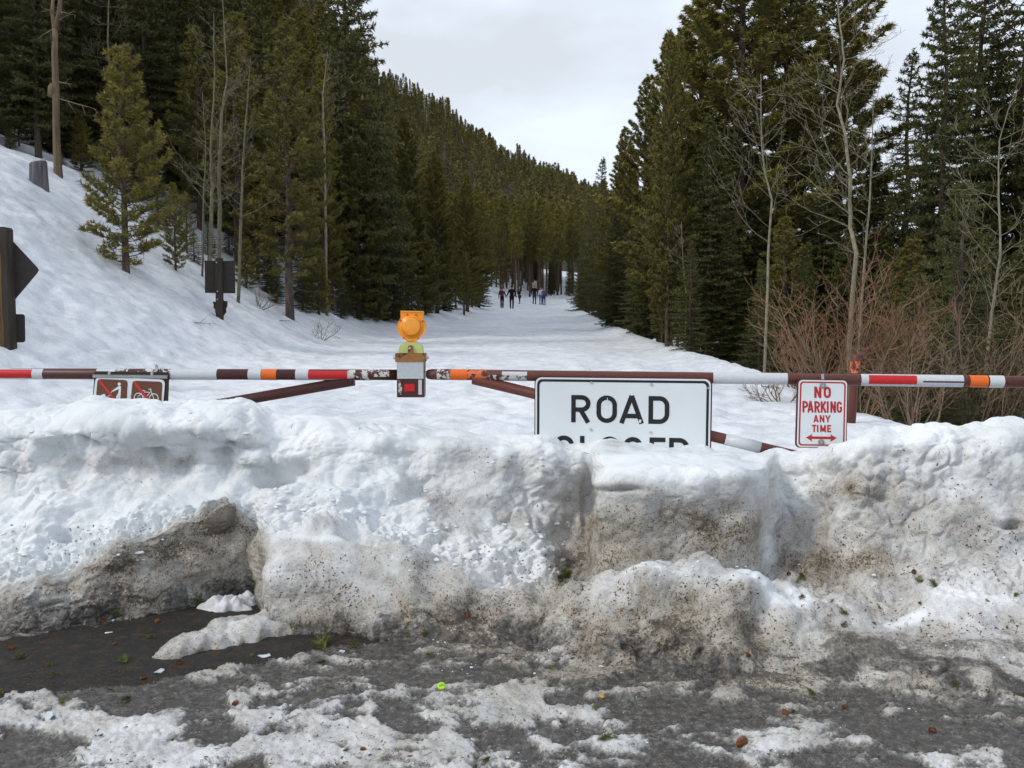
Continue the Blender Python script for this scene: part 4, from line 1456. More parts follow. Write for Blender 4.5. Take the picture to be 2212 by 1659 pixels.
AL = 'bare aspens behind the sign on its post'
aspen('aspen_tree', [(451, 575), (453, 468), (456, 403), (458, 329), (463, 180), (462, 30)], 16.8, 0.095, 20, 1.25, 'bare pale aspen, left stem of the close pair above the post sign', 'aspen_dim', 1)
aspen('aspen_tree', [(466, 572), (470, 470), (478, 354), (484, 240), (487, 167), (478, -10)], 17.2, 0.10, 22, 1.25, 'bare aspen, taller right stem of the close pair above the post sign', 'aspen_dim', 2)
aspen('aspen_tree', [(516, 618), (520, 468), (525, 369), (533, 217), (540, 120)], 17.4, 0.07, 18, 1.1, 'thin bare aspen just right of the close pair', 'aspen_dim', 3)
aspen('aspen_tree', [(438, 560), (444, 420), (446, 329), (396, 310)][:3] + [(440, 200)], 17.8, 0.045, 16, 0.6, 'very slender bare stem left of the aspen pair', 'aspen_dim', 4)
aspen('aspen_tree', [(702, 470), (700, 330), (696, 200), (706, 110)], 22.0, 0.075, 20, 0.9, 'pale bare aspen stem before the tallest fir', 'aspen', 5)
aspen('aspen_tree', [(248, 470), (244, 250), (232, 90), (240, -60)], 20.5, 0.10, 16, 1.3, 'bare aspen with pale hanging twigs above the bushy young pine', 'aspen_dim', 6, down=0.55, start=0.55)
aspen('aspen_tree', [(1650, 800), (1652, 700), (1661, 553), (1663, 433), (1651, 366), (1643, 300), (1640, 220), (1643, 160)], 14.0, 0.050, 20, 1.5, 'slim bare aspen with kinked pale trunk before the dark firs', 'aspen', 7, start=0.33)
aspen('aspen_tree', [(1838, 860), (1841, 749), (1844, 549), (1840, 490), (1829, 383), (1823, 300), (1817, 220), (1819, 133), (1814, 33), (1808, -70)], 10.6, 0.064, 22, 1.5, 'tallest bare aspen rising out of the red-twigged willow', 'aspen', 8, start=0.33)
aspen('aspen_tree', [(1849, 700), (1866, 560), (1872, 440), (1890, 330), (1878, 200)], 10.9, 0.034, 13, 1.0, 'second thinner aspen stem beside the tallest bare aspen', 'aspen', 9, start=0.25)
aspen('aspen_tree', [(2122, 880), (2128, 803), (2144, 676), (2154, 553), (2164, 383), (2167, 300), (2188, 217)], 10.6, 0.042, 18, 1.1, 'bare aspen with pale trunk at the right edge', 'aspen', 10, start=0.3)
aspen('aspen_tree', [(1480, 745), (1484, 640), (1476, 560), (1470, 480)], 17.2, 0.035, 14, 0.6, 'spindly bare sapling beside the brown trunks at the snow edge', 'aspen', 12, start=0.3)


def willow(name, vx, vy, Y, wid, hgt, n, label, seed, red, mat='willow', depth=0.7):
    rg = random.Random(seed)
    p0 = at(vx, vy, Y); p0.z = tz(p0.x, p0.y) - 0.05
    e = empty(name, p0, label, 'shrub')
    b = MB()
    for i in range(n):
        a = rg.uniform(-1, 1)
        base = p0 + Vector((a * wid * 0.16 + rg.gauss(0, .05), rg.uniform(-.2, .2) * depth, 0))
        top = p0 + Vector((a * wid * 0.55 * rg.uniform(.6, 1.2), rg.uniform(-.5, .5) * depth, hgt * rg.uniform(0.55, 1.05) * (1 - 0.22 * abs(a))))
        L = (top - base).length
        d = ((top - base).normalized() + Vector((a * 0.25, 0, -0.05))).normalized()
        bough(b, base, d, L, rg.uniform(0.006, 0.013), 0, rg, 0.35, 6, 0.20, red * rg.uniform(0.6, 1.2))
    b.build('stems', M[mat], e)
    return e


willow('willow_shrub', 1835, 862, 9.4, 1.5, 1.75, 44, 'red-twigged bare willow behind the hooked steel post', 21, 1.0)
willow('willow_shrub', 1760, 800, 11.0, 1.3, 1.35, 18, 'tan twiggy willow left of the red-twigged one', 22, 0.8)
willow('willow_shrub', 2110, 880, 9.6, 1.8, 2.05, 46, 'tall tangled tan willow at the right edge', 23, 0.35)
willow('willow_shrub', 1975, 850, 9.0, 1.2, 1.2, 22, 'loose grey willow between the tall willow and the red one', 24, 0.45)
willow('willow_shrub', 1680, 820, 9.6, 0.7, 0.35, 9, 'few low twigs poking through the snow edge by the gate arm', 25, 0.6)
willow('twig_shrub', 690, 690, 18.6, 1.2, 0.5, 6, 'leafless twiggy brush at the foot of the tall open pine', 26, 0.2, 'aspen_dim')
willow('twig_shrub', 560, 655, 18.2, 1.0, 0.5, 5, 'few bare twigs between the post sign and the open pine', 27, 0.2, 'aspen_dim')
willow('twig_shrub', 1165, 612, 92.0, 3.0, 2.2, 10, 'bare brush on the snow slope behind the walkers', 28, 0.2, 'aspen_dim')

# dead trunk and stump on the slope
Yd = 18.5
sp = [at(127, 425, Yd), at(126, 380, Yd), at(122, 300, Yd), at(121, 200, Yd), at(118, 110, Yd), at(119, 55, Yd)]
sp[0].z = tz(sp[0].x, sp[0].y) - 0.2
e = empty('dead_tree', sp[0], 'dead weathered trunk, barkless and forked, on the upper snow slope', 'dead tree')
b = MB(); b.tube(sp, [.100, .092, .076, .070, .064, .060], 10)
b.tube([at(119, 62, Yd), at(128, 30, Yd), at(131, -10, Yd)], [.07, .05, .04], 7)
b.tube([at(119, 62, Yd), at(113, 25, Yd), at(116, -20, Yd)], [.06, .04, .03], 7)
b.blob(at(114, 196, Yd), .12, 3, .2, (1, 1, 1.5))
b.build('trunk', M['snag'], e, True)
rg = random.Random(8)
b = MB()
for (x0, y0, x1, y1) in ((121, 212, 212, 224), (123, 176, 156, 180), (119, 60, 78, 82), (118, 50, 150, 20), (121, 30, 90, 10), (117, 20, 86, 24), (122, 25, 160, 30), (115, 90, 108, 76)):
    p = at(x0, y0, Yd); q = at(x1, y1, Yd - 0.2)
    bough(b, p, (q - p).normalized(), (q - p).length, .02, 1, rg, -0.1, 3, .12, 0.0)
b.build('broken_branch', M['snag'], e)
Ys = on_field(84, 402).y
p = at(84, 412, Ys); p.z = tz(p.x, p.y) - 0.15
e = empty('stump', p, 'grey cut stump sticking out of the slope beside the dead trunk', 'stump')
hz_ = at(84, 352, Ys).z - p.z
b = MB()
rr = random.Random(3)
rings = []
for j, t in enumerate((0, .3, .65, .96, 1.0)):
    rg_ = []
    for k in range(16):
        a = 6.283 * k / 16
        r = (.172 - .02 * t) * (1 + .07 * math.sin(3 * a + 1) + rr.uniform(-.02, .02)) * (0.96 if t == 1 else 1)
        rg_.append(b.vert((p.x + r * math.cos(a), p.y + r * math.sin(a), p.z + hz_ * t + (0.04 * math.cos(a) if t > .9 else 0))))
    rings.append(rg_)
for j in range(4):
    for k in range(16):
        b.face((rings[j][k], rings[j][(k + 1) % 16], rings[j + 1][(k + 1) % 16], rings[j + 1][k]))
o = b.build('bark', M['grey_wood'], e, False)
b = MB(); b.flat([Vector(o.data.vertices[i].co) + Vector((0, 0, .003)) for i in rings[-1]]); b.build('cut_face', M['grey_wood'], e)

# ------------------------------------------------------------------ gate
GL = VPlane((at(0, 808, 5.62).x, 5.60), (at(860, 810, 5.64).x, 5.64))
GR = VPlane((at(925, 808, 5.64).x, 5.64), (at(2212, 825, 5.06).x, 5.06))
RB = 0.0365


def pipe_mesh(b, p, q, r, sides=20):
    b.tube([p, q], r, sides)


def sleeve(parent, plane, vx0, vx1, vy0, vy1, mat, name='tape_band', dr=0.0012, arc=None):
    """a wrap of tape or paint round the arm between two view columns"""
    p = plane.hit(vx0, vy0); q = plane.hit(vx1, vy1)
    b = MB()
    if arc is None:
        b.tube([p, q], RB + dr, 20, False)
    else:
        t = (q - p).normalized(); up = Vector((0, 0, 1)); fr = plane.n
        n = 9
        ids = []
        for k in range(n + 1):
            a = arc[0] + (arc[1] - arc[0]) * k / n         # angle from the front, up positive
            off = (fr * math.cos(a) + up * math.sin(a)) * (RB + dr)
            ids.append((b.vert(p + off), b.vert(q + off)))
        for k in range(n):
            b.face((ids[k][0], ids[k][1], ids[k + 1][1], ids[k + 1][0]))
    return b.build(name, mat, parent, True)


def bar_vy(vx):
    return np.interp(vx, [-300, 0, 860, 925, 1540, 2212, 2600], [806, 807.5, 810, 808.5, 816.5, 825, 830])


gate_l = empty('swing_gate', GL.hit(-200, 1000), 'rust-brown steel gate arm with latch box, on the uphill side', 'gate', None)
gp = lambda vx, vy=None, off=0.0: GL.hit(vx, bar_vy(vx) if vy is None else vy, off)
gq = lambda vx, vy=None, off=0.0: GR.hit(vx, bar_vy(vx) if vy is None else vy, off)
b = MB(); pipe_mesh(b, gp(-330), gp(866), RB); b.build('top_rail', M['brown'], gate_l, True)
b = MB(); pipe_mesh(b, gp(765, 822), gp(200, 921), RB * 0.98); b.build('brace', M['brown'], gate_l, True)
b = MB(); b.tube([gp(-330, 760), gp(-330, 1010)], 0.06, 12); b.build('hinge_post', M['brown'], gate_l, True)
TAPES_L = [(-40, 97, 'tape_white', None), (-40, 74, 'tape_red', (-.75, .95)), (212, 262, 'tape_white', (.2, 1.9)), (262, 280, 'tape_peel', (.2, 1.7)), (300, 371, 'tape_peel', (.3, 1.6)), (371, 471, 'tape_white', None), (538, 566, 'tape_white', None), (567, 599, 'tape_orange', None), (640, 668, 'tape_white', None), (668, 752, 'tape_red', (-.8, .9)), (640, 752, 'tape_white', (-1.6, -.8)), (752, 800, 'tape_peel', None), (800, 842, 'tape_peel', (-.3, 1.7))]
for x0, x1, mt, arc in TAPES_L:
    sleeve(gate_l, GL, x0, x1, bar_vy(x0), bar_vy(x1), M[mt], 'tape_band', 0.0012 if mt != 'tape_red' else 0.0022, arc)

# latch box at the end of the arm
BX0, BX1 = 859, 918
bf = 0.055


def boxquad(x0, y0, x1, y1, off, dep, b):
    poly = [GL.hit(x0, y0, off), GL.hit(x1, y0, off), GL.hit(x1, y1, off), GL.hit(x0, y1, off)]
    b.prism(poly, -GL.n * dep)


b = MB(); boxquad(859.5, 779, 917.5, 857, bf, .13, b); lb = b.build('latch_box', M['brown'], gate_l)
b = MB(); boxquad(856, 763, 919.5, 781, bf + .008, .146, b); b.build('box_cap', M['rust'], lb)
b = MB(); boxquad(860.2, 781, 916.5, 817, bf + .0045, .0035, b); b.build('reflector_plate', M['plate'], lb)
for x0, x1, y0, y1, mt in ((863, 870.5, 819, 851, 'tape_peel'), (905.5, 913, 819, 851, 'tape_white')):
    b = MB(); boxquad(x0, y0, x1, y1, bf + .003, .002, b); b.build('reflector_strip', M[mt], lb)
b = MB(); boxquad(875, 828, 897.5, 844, bf + .003, .002, b); b.build('red_reflector', M['tape_red'], lb)
for vx, dx in ((853.5, -1), (922.5, 1)):
    c = GL.hit(vx, 772.5, 0.0)
    b = MB(); b.tube([c - GL.t * .012, c + GL.t * .012], .011, 6); b.build('cap_bolt', M['zinc'], lb)

gate_r = empty('swing_gate', GR.hit(2400, 1000), 'rust-brown steel gate arm carrying the road signs, on the downhill side', 'gate', None)
b = MB()
e0 = gq(925)
b.tube([gq(921), gq(924.5), gq(933), gq(2560)], [RB * .62, RB * .86, RB, RB], 20); b.build('top_rail', M['brown_sunlit'], gate_r, True)
b = MB(); pipe_mesh(b, gq(1022, 819), gq(2000, 1052), RB * 0.98); br = b.build('brace', M['brown_sunlit'], gate_r, True)
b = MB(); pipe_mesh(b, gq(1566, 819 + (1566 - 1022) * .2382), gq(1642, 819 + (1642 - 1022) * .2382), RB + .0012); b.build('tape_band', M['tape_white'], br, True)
b = MB(); b.tube([gq(2560, 760), gq(2560, 1040)], 0.06, 12); b.build('hinge_post', M['brown_sunlit'], gate_r, True)
b = MB(); c = gq(919.5); b.box(c, .012, .05, .035); b.build('latch_tongue', M['zinc'], gate_r)
TAPES_R = [(946, 975, 'tape_peel', None), (975, 1011, 'tape_orange', None), (1011, 1052, 'orange_peel', (-.6, 1.9)), (1052, 1140, 'tape_peel', (-1.0, .1)), (1086, 1140, 'tape_white', (-.9, .8)), (1540, 1700, 'tape_white', None), (1858, 2078, 'tape_white', None), (1874, 1977, 'tape_red', (-.62, 1.0)), (2092, 2131, 'tape_orange', None), (2134, 2166, 'tape_white', None), (1990, 2078, 'brown', (-.22, .02))]
for x0, x1, mt, arc in TAPES_R:
    sleeve(gate_r, GR, x0, x1, bar_vy(x0), bar_vy(x1), M[mt], 'tape_band', 0.0012 if mt not in ('tape_red', 'brown') else 0.0022, arc)
for vx in (1300, 1420):
    sleeve(gate_r, GR, vx - 22, vx + 22, bar_vy(vx - 22), bar_vy(vx + 22), M['black'], 'clamp', .0025, (-1.4, -.1))

# amber barricade lamp standing on the latch box
LZ = 0.0
lamp = empty('warning_lamp', GL.hit(889, 763, 0.0), 'round amber barricade lamp with lime green battery case on the latch box', 'lamp')


def lp(zx, zy, off):
    """from the close-up of the lamp to the place it stands"""
    return GL.hit((1500 + zx / 4.1475) / 1.8228, (1200 + zy / 4.1475) / 1.8228, off)


case = [(298, 782), (305, 690), (320, 662), (418, 608), (566, 608), (672, 668), (684, 690), (690, 788)]
b = MB(); b.prism([lp(x, y, .045) for x, y in case], -GL.n * .09); cs = b.build('battery_case', M['lime'], lamp)
b = MB(); b.prism([lp(x, y, .055) for x, y in ((455, 790), (455, 700), (462, 668), (497, 656), (534, 668), (541, 700), (541, 790))], -GL.n * .012); br_ = b.build('bracket', M['rust'], cs)
c = lp(486, 704, .058); b = MB(); b.tube([c - GL.n * .006, c + GL.n * .008], .007, 10); b.build('bolt', M['zinc'], br_)
body = []
cxl, cyl = 506, 362
for k in range(40):
    a = math.radians(-62 + 304 * k / 39)               # from lower right round the top to lower left
    rx, ry = 227, 222
    x = cxl + rx * math.sin(math.radians(90) - a); y = cyl - ry * math.sin(a)
    body.append((x, y))
outl = []
for x, y in body:
    if y < 255 and 330 < x < 692: continue
    outl.append((x, y))
# outline: neck, right side, panel, left side
right = [(x, y) for x, y in outl if x > 506]; left = [(x, y) for x, y in outl if x <= 506]
right.sort(key=lambda t: -t[1]); left.sort(key=lambda t: t[1])
shape = [(578, 604), (578, 585)] + right + [(690, 225), (694, 104), (330, 104), (330, 225)] + left + [(424, 585), (424, 604)]
b = MB(); b.prism([lp(x, y, .036) for x, y in shape], -GL.n * .072); b.build('lens_housing', M['amber'], lamp)


def disc(parent, name, zx, zy, r, off, dep, mat, n=36, dome=0.0):
    b = MB()
    ring = [b.vert(lp(zx + r * math.cos(6.2832 * k / n), zy + r * math.sin(6.2832 * k / n), off - dep)) for k in range(n)]
    prev = ring
    steps = 5 if dome else 1
    first = [b.vert(lp(zx + r * math.cos(6.2832 * k / n), zy + r * math.sin(6.2832 * k / n), off)) for k in range(n)]
    for k in range(n): b.face((prev[k], prev[(k + 1) % n], first[(k + 1) % n], first[k]))
    prev = first
    for s in range(1, steps + 1):
        f = 1 - s / (steps + 1)
        nw_ = [b.vert(lp(zx + r * f * math.cos(6.2832 * k / n), zy + r * f * math.sin(6.2832 * k / n), off + dome * (1 - f * f))) for k in range(n)]
        for k in range(n): b.face((prev[k], prev[(k + 1) % n], nw_[(k + 1) % n], nw_[k]))
        prev = nw_
    b.face(prev)
    return b.build(name, mat, parent, True)


disc(lamp, 'bezel', 506, 358, 190, .0385, .004, M['amber'])
disc(lamp, 'lens_rim', 506, 358, 156, .0402, .003, M['amber_dark'])
disc(lamp, 'lens', 506, 358, 148, .0425, .006, M['amber_deep'], 40, .004)
for zx, zy in ((436, 157), (582, 161), (324, 252), (688, 266), (380, 540), (616, 546)):
    disc(lamp, 'screw', zx, zy, 17, .0415, .006, M['amber_dark'], 12)
b = MB(); b.prism([lp(x, y, .041) for x, y in ((334, 98), (692, 104), (692, 122), (334, 116))], -GL.n * .08); b.build('top_lip', M['amber_pale'], lamp)
b = MB(); b.prism([lp(x, y, .0395) for x, y in ((440, 566), (530, 566), (530, 588), (440, 588))], -GL.n * .004); b.build('hinge_tab', M['amber_pale'], lamp)

# ------------------------------------------------------------------ flat stroke lettering
def arc(cx, cy, rx, ry, a0, a1, n=10):
    return [(cx + rx * math.cos(math.radians(a0 + (a1 - a0) * i / n)), cy + ry * math.sin(math.radians(a0 + (a1 - a0) * i / n))) for i in range(n + 1)]


def glyph(ch, w, t):
    h = t / 2; T = 1 - h; Rr = w - h; mid = 0.47
    if ch == 'R': return [[(h, 0), (h, 1)], [(0, T), (Rr - .24, T)] + arc(Rr - .24, (T + mid) / 2, .24, (T - mid) / 2, 90, -90) + [(0, mid)], [(w * .48, mid), (Rr, 0)]]
    if ch == 'P': return [[(h, 0), (h, 1)], [(0, T), (Rr - .24, T)] + arc(Rr - .24, (T + mid) / 2, .24, (T - mid) / 2, 90, -90) + [(0, mid)]]
    if ch == 'D': return [[(h, 0), (h, 1)], [(0, T), (Rr - .27, T)] + arc(Rr - .27, T - .28, .27, .28, 90, 0) + arc(Rr - .27, h + .28, .27, .28, 0, -90) + [(0, h)]]
    if ch in 'O': return [arc(w / 2, T - .27, w / 2 - h, .27, 0, 180, 16) + arc(w / 2, h + .27, w / 2 - h, .27, 180, 360, 16) + [(Rr, T - .27), (Rr, T - .24)]]
    if ch == 'C': return [arc(w / 2, T - .27, w / 2 - h, .27, 12, 180, 14) + arc(w / 2, h + .27, w / 2 - h, .27, 180, 348, 14)]
    if ch == 'G': return [arc(w / 2, T - .25, w / 2 - h, .25, 15, 180, 14) + arc(w / 2, h + .25, w / 2 - h, .25, 180, 360, 14) + [(Rr, .46), (w * .55, .46)]]
    if ch == 'A': return [[(h * .9, 0), (w / 2, 1)], [(w - h * .9, 0), (w / 2, 1)], [(w * .22, .27), (w * .78, .27)]]
    if ch == 'N': return [[(h, 0), (h, 1)], [(Rr, 0), (Rr, 1)], [(h, 1 - h * .2), (Rr, h * .2)]]
    if ch == 'K': return [[(h, 0), (h, 1)], [(h, .36), (Rr, 1)], [(w * .38, .58), (Rr + .01, 0)]]
    if ch == 'I': return [[(w / 2, 0), (w / 2, 1)]]
    if ch == 'Y': return [[(w / 2, 0), (w / 2, .46)], [(h * .9, 1), (w / 2, .42)], [(w - h * .9, 1), (w / 2, .42)]]
    if ch == 'T': return [[(0, T), (w, T)], [(w / 2, 0), (w / 2, 1)]]
    if ch == 'M': return [[(h, 0), (h, 1)], [(Rr, 0), (Rr, 1)], [(h, .98), (w / 2, .12)], [(Rr, .98), (w / 2, .12)]]
    if ch == 'E': return [[(h, 0), (h, 1)], [(0, T), (w, T)], [(0, .5), (w * .85, .5)], [(0, h), (w, h)]]
    if ch == 'L': return [[(h, 0), (h, 1)], [(0, h), (w, h)]]
    if ch == 'S': return [arc(w / 2, T - .23, w / 2 - h, .23, 15, 180, 10) + [(h, .6)] + arc(w / 2, h + .23, w / 2 - h, .23, 40, 0, 5) + arc(w / 2, h + .23, w / 2 - h, .23, 0, -165, 12)]
    return []


def ribbon(pl, t):
    out = []
    n = len(pl)
    P = [Vector((x, y)) for x, y in pl]
    P = [P[0]] + [P[i] for i in range(1, n) if (P[i] - P[i - 1]).length > 1e-5]
    n = len(P)
    L, Rr = [], []
    for i in range(n):
        d0 = (P[i] - P[i - 1]).normalized() if i > 0 else None
        d1 = (P[i + 1] - P[i]).normalized() if i < n - 1 else None
        d0 = d0 or d1; d1 = d1 or d0
        n0 = Vector((-d0.y, d0.x)); n1 = Vector((-d1.y, d1.x))
        m = n0 + n1
        m = m.normalized() if m.length > 1e-4 else n0
        k = t / 2 / max(0.45, m.dot(n0))
        L.append(P[i] + m * k); Rr.append(P[i] - m * k)
    for i in range(n - 1):
        out.append((L[i], Rr[i], Rr[i + 1], L[i + 1]))
    return out


def letters(parent, name, text, pos, widths, t, hgt, place, mat, lift):
    """text set on a sign; pos: left edges; place(x, y, lift) puts sign units into the world; strokes are a raised ink film"""
    for i, ch in enumerate(text):
        b = MB()
        for si, st in enumerate(glyph(ch, widths[i] / hgt, t)):
            for q in ribbon(st, t):
                b.flat([place(pos[i] + p.x * hgt, p.y, lift + .0003 * si) for p in q])
        b.build(name, mat, parent)


def rrect(x0, y0, x1, y1, r, n=6):
    pts = []
    for cx, cy, a0 in ((x1 - r, y0 + r, -90), (x1 - r, y1 - r, 0), (x0 + r, y1 - r, 90), (x0 + r, y0 + r, 180)):
        for k in range(n + 1):
            a = math.radians(a0 + 90 * k / n)
            pts.append((cx + r * math.cos(a), cy + r * math.sin(a)))
    return pts


def frame_strip(b, outer, inner, place, lift):
    n = len(outer)
    o = [b.vert(place(x, y, lift)) for x, y in outer]; i_ = [b.vert(place(x, y, lift)) for x, y in inner]
    for k in range(n):
        j = (k + 1) % n
        b.face((o[k], o[j], i_[j], i_[k]))


# ------------------------------------------------------------------ ROAD CLOSED sign: 1.22 x 0.76 m
rp0 = GR.hit(1159, 814, .056); rp1 = GR.hit(1534.5, 818, .056)
RS_W = (rp1 - rp0).length
rx_ = (rp1 - rp0).normalized(); ry_ = Vector((0, 0, 1)); ry_ = (ry_ - rx_ * ry_.dot(rx_)).normalized(); rn_ = GR.n
RS_H = RS_W * 0.625


def rplace(x, y, lift):
    """x from the left edge, y from the top edge downwards, in sign widths"""
    return rp0 + rx_ * (x * RS_W) - ry_ * (y * RS_W) + rn_ * lift


road_sign = empty('road_closed_sign', rplace(.5, .625, 0), 'large white ROAD CLOSED sign with black border, half buried in the snow bank', 'sign')
b = MB(); b.prism([rplace(x, y, -.004) for x, y in rrect(-.006, -.006, 1.008, .633, .04)], -rn_ * .018); b.build('backing_board', M['brown'], road_sign)
b = MB(); b.prism([rplace(x, y, 0) for x, y in rrect(0, 0, 1, .625, .036)], -rn_ * .003); b.build('sign_sheet', M['sign_white'], road_sign)
b = MB(); frame_strip(b, rrect(.010, .010, .990, .615, .030), rrect(.024, .024, .976, .601, .022), rplace, .0012); b.build('border', M['black'], road_sign)


def rl(x, y, lift): return rplace(x, y, lift)


capx = {'R': .208, 'O': .355, 'A': .489, 'D': .657}
CH = .160
# measured on the sign: cap height .168, letter left edges
letters(road_sign, 'letter', 'ROAD', [.210, .356, .488, .653], [.112, .118, .139, .118], .165, CH, lambda x, y, l: rplace(x, .100 + CH * (1 - y), l), M['black'], .0014)
letters(road_sign, 'letter', 'CLOSED', [.110, .262, .375, .513, .661, .772], [.118, .092, .118, .108, .090, .114], .165, CH, lambda x, y, l: rplace(x, .338 + CH * (1 - y), l), M['black'], .0014)
for x, y in ((.325, .027), (.668, .033), (.325, .300), (.668, .309), (.985, .050)):
    b = MB(); c = rplace(x, y, .002)
    b.tube([c, c + rn_ * .004], .0085 if y > .1 or x < .9 else .007, 10); b.build('rivet', M['zinc'], road_sign)
# scratches through the ink
for x, y, w_, h_ in ((.417, .112, .004, .05), (.602, .235, .012, .02)):
    b = MB(); b.flat([rplace(x, y, .0032), rplace(x + w_, y + .004, .0032), rplace(x + w_ * .7, y + h_, .0032), rplace(x - w_ * .3, y + h_ * .9, .0032)]); b.build('scratch', M['sign_white'], road_sign)

# ------------------------------------------------------------------ NO PARKING sign
np_n = GR.n


def npz(zx, zy, off):
    return GR.hit((3050 + zx / 3.6875) / 1.8228, (1350 + zy / 3.6875) / 1.8228, .060 + off)


nps = empty('no_parking_sign', npz(660, 1500, 0), 'small white NO PARKING ANY TIME sign with red lettering on the gate arm', 'sign')
# the sheet hangs slightly askew: corners measured in the close-up
C00, C10, C01, C11 = (325, 528), (1022, 540), (297, 1492), (1000, 1500)


def nq(u, v, off):
    """u across, v down, both 0 to 1"""
    x = (C00[0] * (1 - u) + C10[0] * u) * (1 - v) + (C01[0] * (1 - u) + C11[0] * u) * v
    y = (C00[1] * (1 - u) + C10[1] * u) * (1 - v) + (C01[1] * (1 - u) + C11[1] * u) * v
    return npz(x, y, off)


def nr(x0, y0, x1, y1, r):
    return [(x, y / 1.38) for x, y in rrect(x0, y0 * 1.38, x1, y1 * 1.38, r)]


b = MB(); b.prism([nq(u, v, -.004) for u, v in nr(-.03, -.012, 1.02, 1.012, .09)], -np_n * .016); b.build('backing_board', M['brown'], nps)
b = MB(); b.prism([nq(u, v, 0) for u, v in nr(0, 0, 1, 1, .085)], -np_n * .003); b.build('sign_sheet', M['sign_white'], nps)
b = MB(); frame_strip(b, nr(.030, .022, .970, .978, .070), nr(.060, .043, .940, .957, .055), nq, .0012); b.build('border', M['sign_red'], nps)


def nword(text, xs, ws, ytop, ybot, t, nm='letter'):
    # xs, ws in close-up pixels at that row, converted to sheet units
    v0 = (ytop - 534) / 964; v1 = (ybot - 534) / 964
    hpx = ybot - ytop

    def place(x, y, l):
        v = v1 + (v0 - v1) * y
        xl = 325 + (297 - 325) * v; wd = 697 + (703 - 697) * v
        return nq((x - xl) / wd, v, l)
    for i, ch in enumerate(text):
        b = MB()
        for si, st in enumerate(glyph(ch, ws[i] / hpx, t)):
            for q in ribbon(st, t):
                b.flat([place(xs[i] + p.x * hpx, p.y, .0014 + .0003 * si) for p in q])
        b.build(nm, M['sign_red'], nps)


nword('NO', [547, 682], [102, 104], 626, 790, .20)
nword('PARKING', [378, 449, 549, 640, 727, 778, 869], [82, 88, 82, 82, 26, 80, 78], 836, 1000, .165)
nword('ANY', [536, 624, 704], [72, 68, 76], 1036, 1140, .19)
nword('TIME', [516, 586, 632, 732], [60, 20, 82, 58], 1176, 1280, .20)
b = MB()
b.flat([npz(x, y, .0014) for x, y in ((428, 1357), (520, 1305), (508, 1340), (508, 1376), (518, 1412))])
b.flat([npz(x, y, .0014) for x, y in ((508, 1340), (785, 1343), (785, 1380), (508, 1376))])
b.flat([npz(x, y, .0014) for x, y in ((872, 1363), (780, 1418), (785, 1380), (785, 1343), (778, 1310))])
b.build('double_arrow', M['sign_red'], nps)
for zx, zy in ((670, 610), (645, 1423)):
    b = MB(); c = npz(zx, zy, .003); b.tube([c, c + np_n * .003], .0185, 20); w_ = b.build('washer', M['aluminium'], nps)
    b = MB(); b.tube([c + np_n * .003, c + np_n * .009], .0065, 6); b.build('bolt', M['zinc'], w_)
b = MB(); b.prism([npz(x, y, -.006) for x, y in ((648, 445), (690, 445), (694, 524), (655, 524))], -np_n * .003); b.build('hanger_strap', M['zinc'], nps)

# ------------------------------------------------------------------ no dogs / no bicycles sign on the uphill arm
def dz(zx, zy, off):
    return GL.hit((350 + zx / 6.32) / 1.8228, (1420 + zy / 6.32) / 1.8228, .048 + off)


dn = GL.n
ds = empty('trail_rules_sign', dz(1100, 1100, 0), 'brown and white no-dogs and no-bicycles pictogram sign hung askew on the gate arm', 'sign')
b = MB(); b.prism([dz(x, y, 0) for x, y in ((232, 255), (2030, 280), (2058, 300), (2010, 1500), (120, 1440), (185, 860))], -dn * .012); b.build('backing_board', M['board_dark'], ds)
b = MB(); b.prism([dz(x, y, .006) for x, y in ((190, 333), (2032, 355), (2026, 438), (190, 418))], -dn * .005); rl_ = b.build('aluminium_rail', M['aluminium'], ds)
b = MB(); b.prism([dz(x, y, .009) for x, y in ((200, 372), (1968, 398), (1968, 406), (200, 382))], -dn * .003); b.build('rail_rib', M['zinc'], rl_)
for zx in (250, 640, 1100, 1570, 1985):
    b = MB(); c = dz(zx, 376 + zx * .011, .008); b.tube([c, c + dn * .004], .004, 8); b.build('rivet', M['zinc'], rl_)


def qpoly(c, r):
    """rounded quadrilateral; c corners clockwise from top left"""
    out = []
    n = len(c)
    for i in range(n):
        p0, p, p1 = Vector(c[i - 1]), Vector(c[i]), Vector(c[(i + 1) % n])
        a = p + (p0 - p).normalized() * r; d = p + (p1 - p).normalized() * r
        for k in range(7):
            t = k / 6
            q = a * (1 - t) ** 2 + p * 2 * t * (1 - t) + d * t * t
            out.append((q.x, q.y))
    return out


b = MB(); b.prism([dz(x, y, .005) for x, y in qpoly([(262, 388), (1975, 460), (1900, 1420), (150, 1420)], 130)], -dn * .003); b.build('white_sheet', M['sign_white'], ds)
b = MB(); b.flat([dz(x, y, .0062) for x, y in qpoly([(312, 440), (1058, 472), (1010, 1300), (235, 1300)], 90)]); b.build('dog_panel', M['park_brown'], ds)
b = MB(); b.flat([dz(x, y, .0062) for x, y in qpoly([(1172, 485), (1912, 512), (1868, 1300), (1100, 1300)], 90)]); b.build('bicycle_panel', M['park_brown'], ds)


def zdisc(x, y, r, off, b, n=24):
    b.flat([dz(x + r * math.cos(6.2832 * k / n), y + r * math.sin(6.2832 * k / n), off) for k in range(n)])


def zline(pl, t, off, b):
    for q in ribbon(pl, t): b.flat([dz(p.x, p.y, off) for p in q])


